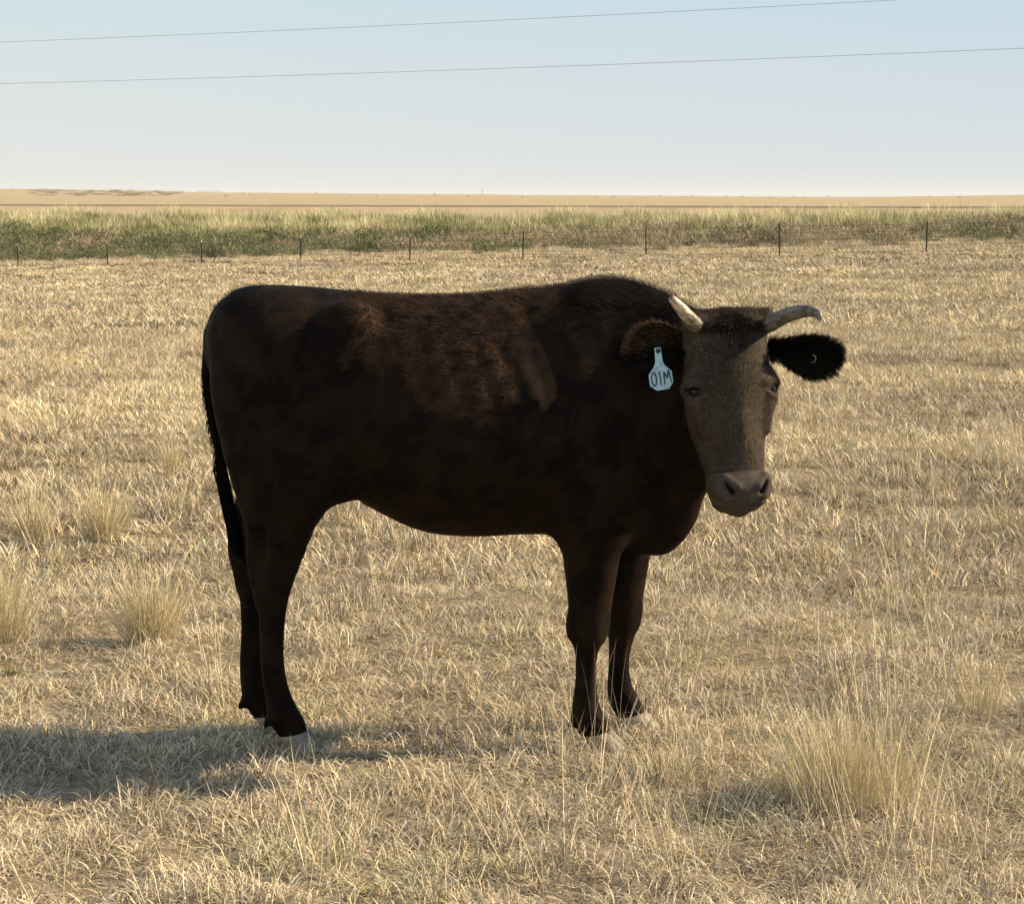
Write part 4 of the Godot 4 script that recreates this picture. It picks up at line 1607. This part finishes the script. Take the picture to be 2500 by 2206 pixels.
func eyes(cow: Node3D) -> void:
	for e in [-1.0, 1.0]:
		var x: float = e
		var eye := Node3D.new()
		eye.name = "eye"
		cow.add_child(eye, true)
		eye.position = head_p(0.0985 * x, -0.2015, -0.0350)
		eye.basis = head_turn * Basis(Vector3.UP, deg_to_rad(55.0 * x))
		var ball := SphereMesh.new()
		ball.radius = 0.0205
		ball.height = 0.041
		ball.radial_segments = 28
		ball.rings = 16
		var m := mat(Color(0.007, 0.0045, 0.0035), 0.14, 0.35)
		ball.material = m
		put("eyeball", ball, eye)
		# pale inner corner below the ball
		var s := Shape.new()
		var pts := PackedVector3Array()
		var rad := PackedFloat32Array()
		for k in 7:
			var a := deg_to_rad(-150.0 + k * 20.0)
			pts.append(Vector3(cos(a) * 0.0165, sin(a) * 0.0135 , 0.0135 + 0.002 * sin(k * 1.0)))
			rad.append(0.0022 if k > 0 and k < 6 else 0.0008)
		s.tube(pts, rad, 8, PackedColorArray([Color.WHITE]))
		put("lower_lid", s.mesh(mat(Color(0.07, 0.05, 0.04), 0.5, 0.3)), eye)
		var l := Shape.new()
		for k in 60:
			var a := rng.randf_range(0.25, PI - 0.25)
			strand(l, Vector3(cos(a) * 0.018, sin(a) * 0.016, 0.012), Vector3(cos(a) * 0.6, 0.25, 1.0), Vector3(0, -0.2, 0.3), rng.randf_range(0.012, 0.022), 0.0009, 0.3, 0.06, Color(0.03, 0.022, 0.016))
		tag(put("lashes", l.mesh(vmat(0.6, 0.2)), eye), "dark lashes", "", "", "stuff")


func hooves(cow: Node3D) -> void:
	var m := vmat(0.55, 0.4)
	for q in [[Vector3(-0.578, 0, 0.105), 0.15], [Vector3(-0.672, 0, -0.095), 0.1], [Vector3(0.250, 0, 0.10), 0.15], [Vector3(0.357, 0, -0.10), 0.1]]:
		var hoof := Node3D.new()
		hoof.name = "hoof"
		cow.add_child(hoof, true)
		hoof.position = q[0]
		hoof.rotation.y = -q[1]
		for c in [-1.0, 1.0]:
			var s := Shape.new()
			# rings from the sole to the coronet; the toe runs forward
			var rings := 6
			var seg := 16
			for r in rings:
				var t := float(r) / (rings - 1)
				for k in seg:
					var a := TAU * k / seg
					var toe := 0.062 - 0.030 * t
					var heel := -0.044 + 0.004 * t
					var x := cos(a)
					var fx := x * toe if x > 0.0 else -x * heel
					var wz := 0.0225 * (1.0 - 0.35 * maxf(x, 0.0) * maxf(x, 0.0)) - 0.002 * t
					var p := Vector3(fx + 0.012 - 0.024 * t, t * (0.056 - 0.014 * (0.5 - 0.5 * x)) - 0.004, sin(a) * wz + c * (0.0215 - 0.006 * maxf(x, 0.0)))
					s.v.append(p)
					var g := 1.0 + 0.35 * noise_a.get_noise_3d(p.x * 40.0, p.y * 160.0, p.z * 40.0)
					s.c.append(Color(0.23 * g, 0.19 * g, 0.145 * g))
			for r in rings - 1:
				for k in seg:
					var a := r * seg + k
					var b := r * seg + (k + 1) % seg
					s.i.append_array(PackedInt32Array([a, b, a + seg, b, b + seg, a + seg]))
			for cap in 2:
				var mid := s.v.size()
				s.v.append(Vector3(0.0, 0.048 if cap else -0.004, c * 0.0215))
				s.c.append(Color(0.2, 0.17, 0.13))
				var ro := (rings - 1) * seg * cap
				for k in seg:
					if cap:
						s.i.append_array(PackedInt32Array([mid, ro + k, ro + (k + 1) % seg]))
					else:
						s.i.append_array(PackedInt32Array([mid, ro + (k + 1) % seg, ro + k]))
			s.smooth_normals()
			put("claw", s.mesh(m), hoof)


func ear_tag(cow: Node3D) -> void:
	var t := Node3D.new()
	t.name = "ear_tag"
	cow.add_child(t)
	t.position = Vector3(0.376, 1.106, 0.285)
	t.rotation = Vector3(deg_to_rad(-4.0), deg_to_rad(8.0), deg_to_rad(6.0))
	t.set_meta("label", "pale blue plastic ear tag marked 01M in black pen")
	var out := PackedVector2Array([Vector2(-0.008, 0.006), Vector2(0.008, 0.006), Vector2(0.0095, -0.030), Vector2(0.014, -0.041), Vector2(0.030, -0.058), Vector2(0.0315, -0.086), Vector2(0.019, -0.103), Vector2(-0.014, -0.104), Vector2(-0.030, -0.090), Vector2(-0.031, -0.062), Vector2(-0.014, -0.041), Vector2(-0.0095, -0.030)])
	var cs := CSGPolygon3D.new()
	cs.name = "plate"
	cs.polygon = out
	cs.depth = 0.0022
	var blue := mat(Color(0.43, 0.66, 0.78), 0.42, 0.45)
	blue.uv1_triplanar = true
	blue.uv1_scale = Vector3(9, 9, 9)
	blue.albedo_color = Color.WHITE
	blue.albedo_texture = noise_texture(77, 0.012, [[0.0, lin(0.26, 0.34, 0.36)], [0.38, lin(0.40, 0.58, 0.67)], [1.0, lin(0.47, 0.70, 0.82)]], 256)
	cs.material = blue
	t.add_child(cs)
	# raised button at the top
	var b := Shape.new()
	b.tube(PackedVector3Array([Vector3(0, -0.002, -0.002), Vector3(0, -0.002, 0.003), Vector3(0, -0.002, 0.0045)]), PackedFloat32Array([0.0065, 0.0065, 0.004]), 18, PackedColorArray([Color.WHITE]))
	put("button", b.mesh(mat(Color(0.06, 0.075, 0.085), 0.5, 0.4)), t)
	# the pen strokes: 0 1 M
	var ink := mat(Color(0.008, 0.010, 0.022), 0.5, 0.3)
	var zero := []
	for k in 21:
		var a := TAU * k / 20.0 + 0.4
		zero.append(Vector2(-0.0185 + cos(a) * 0.0062, -0.0745 + sin(a) * 0.0175 + 0.08 * cos(a) * 0.006))
	var strokes := [["digit_zero", zero], ["digit_one", [Vector2(-0.003, -0.055), Vector2(-0.001, -0.091)]], ["letter_m", [Vector2(0.0085, -0.089), Vector2(0.0085, -0.058), Vector2(0.0165, -0.074), Vector2(0.0215, -0.054), Vector2(0.0265, -0.086)]]]
	for st in strokes:
		var s := Shape.new()
		var pts: Array = st[1]
		for k in pts.size() - 1:
			var a: Vector2 = pts[k]
			var c: Vector2 = pts[k + 1]
			var dir := (c - a).normalized()
			var nn := Vector2(-dir.y, dir.x) * 0.0013
			var at := s.v.size()
			a -= dir * 0.0006
			c += dir * 0.0006
			for z in [0.0021, 0.0026]:
				for p in [a - nn, a + nn, c + nn, c - nn]:
					s.v.append(Vector3(p.x, p.y, z + 0.00003 * (k % 3)))
			for fc in [[4, 5, 6, 7], [0, 1, 5, 4], [1, 2, 6, 5], [2, 3, 7, 6], [3, 0, 4, 7]]:
				s.i.append_array(PackedInt32Array([at + fc[0], at + fc[1], at + fc[2], at + fc[0], at + fc[2], at + fc[3]]))
		s.smooth_normals()
		put(st[0], s.mesh(ink), t)
	# the round stud of an earlier tag in the other ear
	var r := Shape.new()
	var ring := PackedVector3Array()
	var rad := PackedFloat32Array()
	for k in 11:
		var a := deg_to_rad(-120.0 + 22.0 * k)
		ring.append(Vector3(0.778 + cos(a) * 0.0075, 1.082 + sin(a) * 0.0095, 0.272))
		rad.append(0.0013)
	r.tube(ring, rad, 8, PackedColorArray([Color.WHITE]))
	put("ear_ring", r.mesh(mat(Color(0.10, 0.10, 0.10), 0.5, 0.4)), cow)
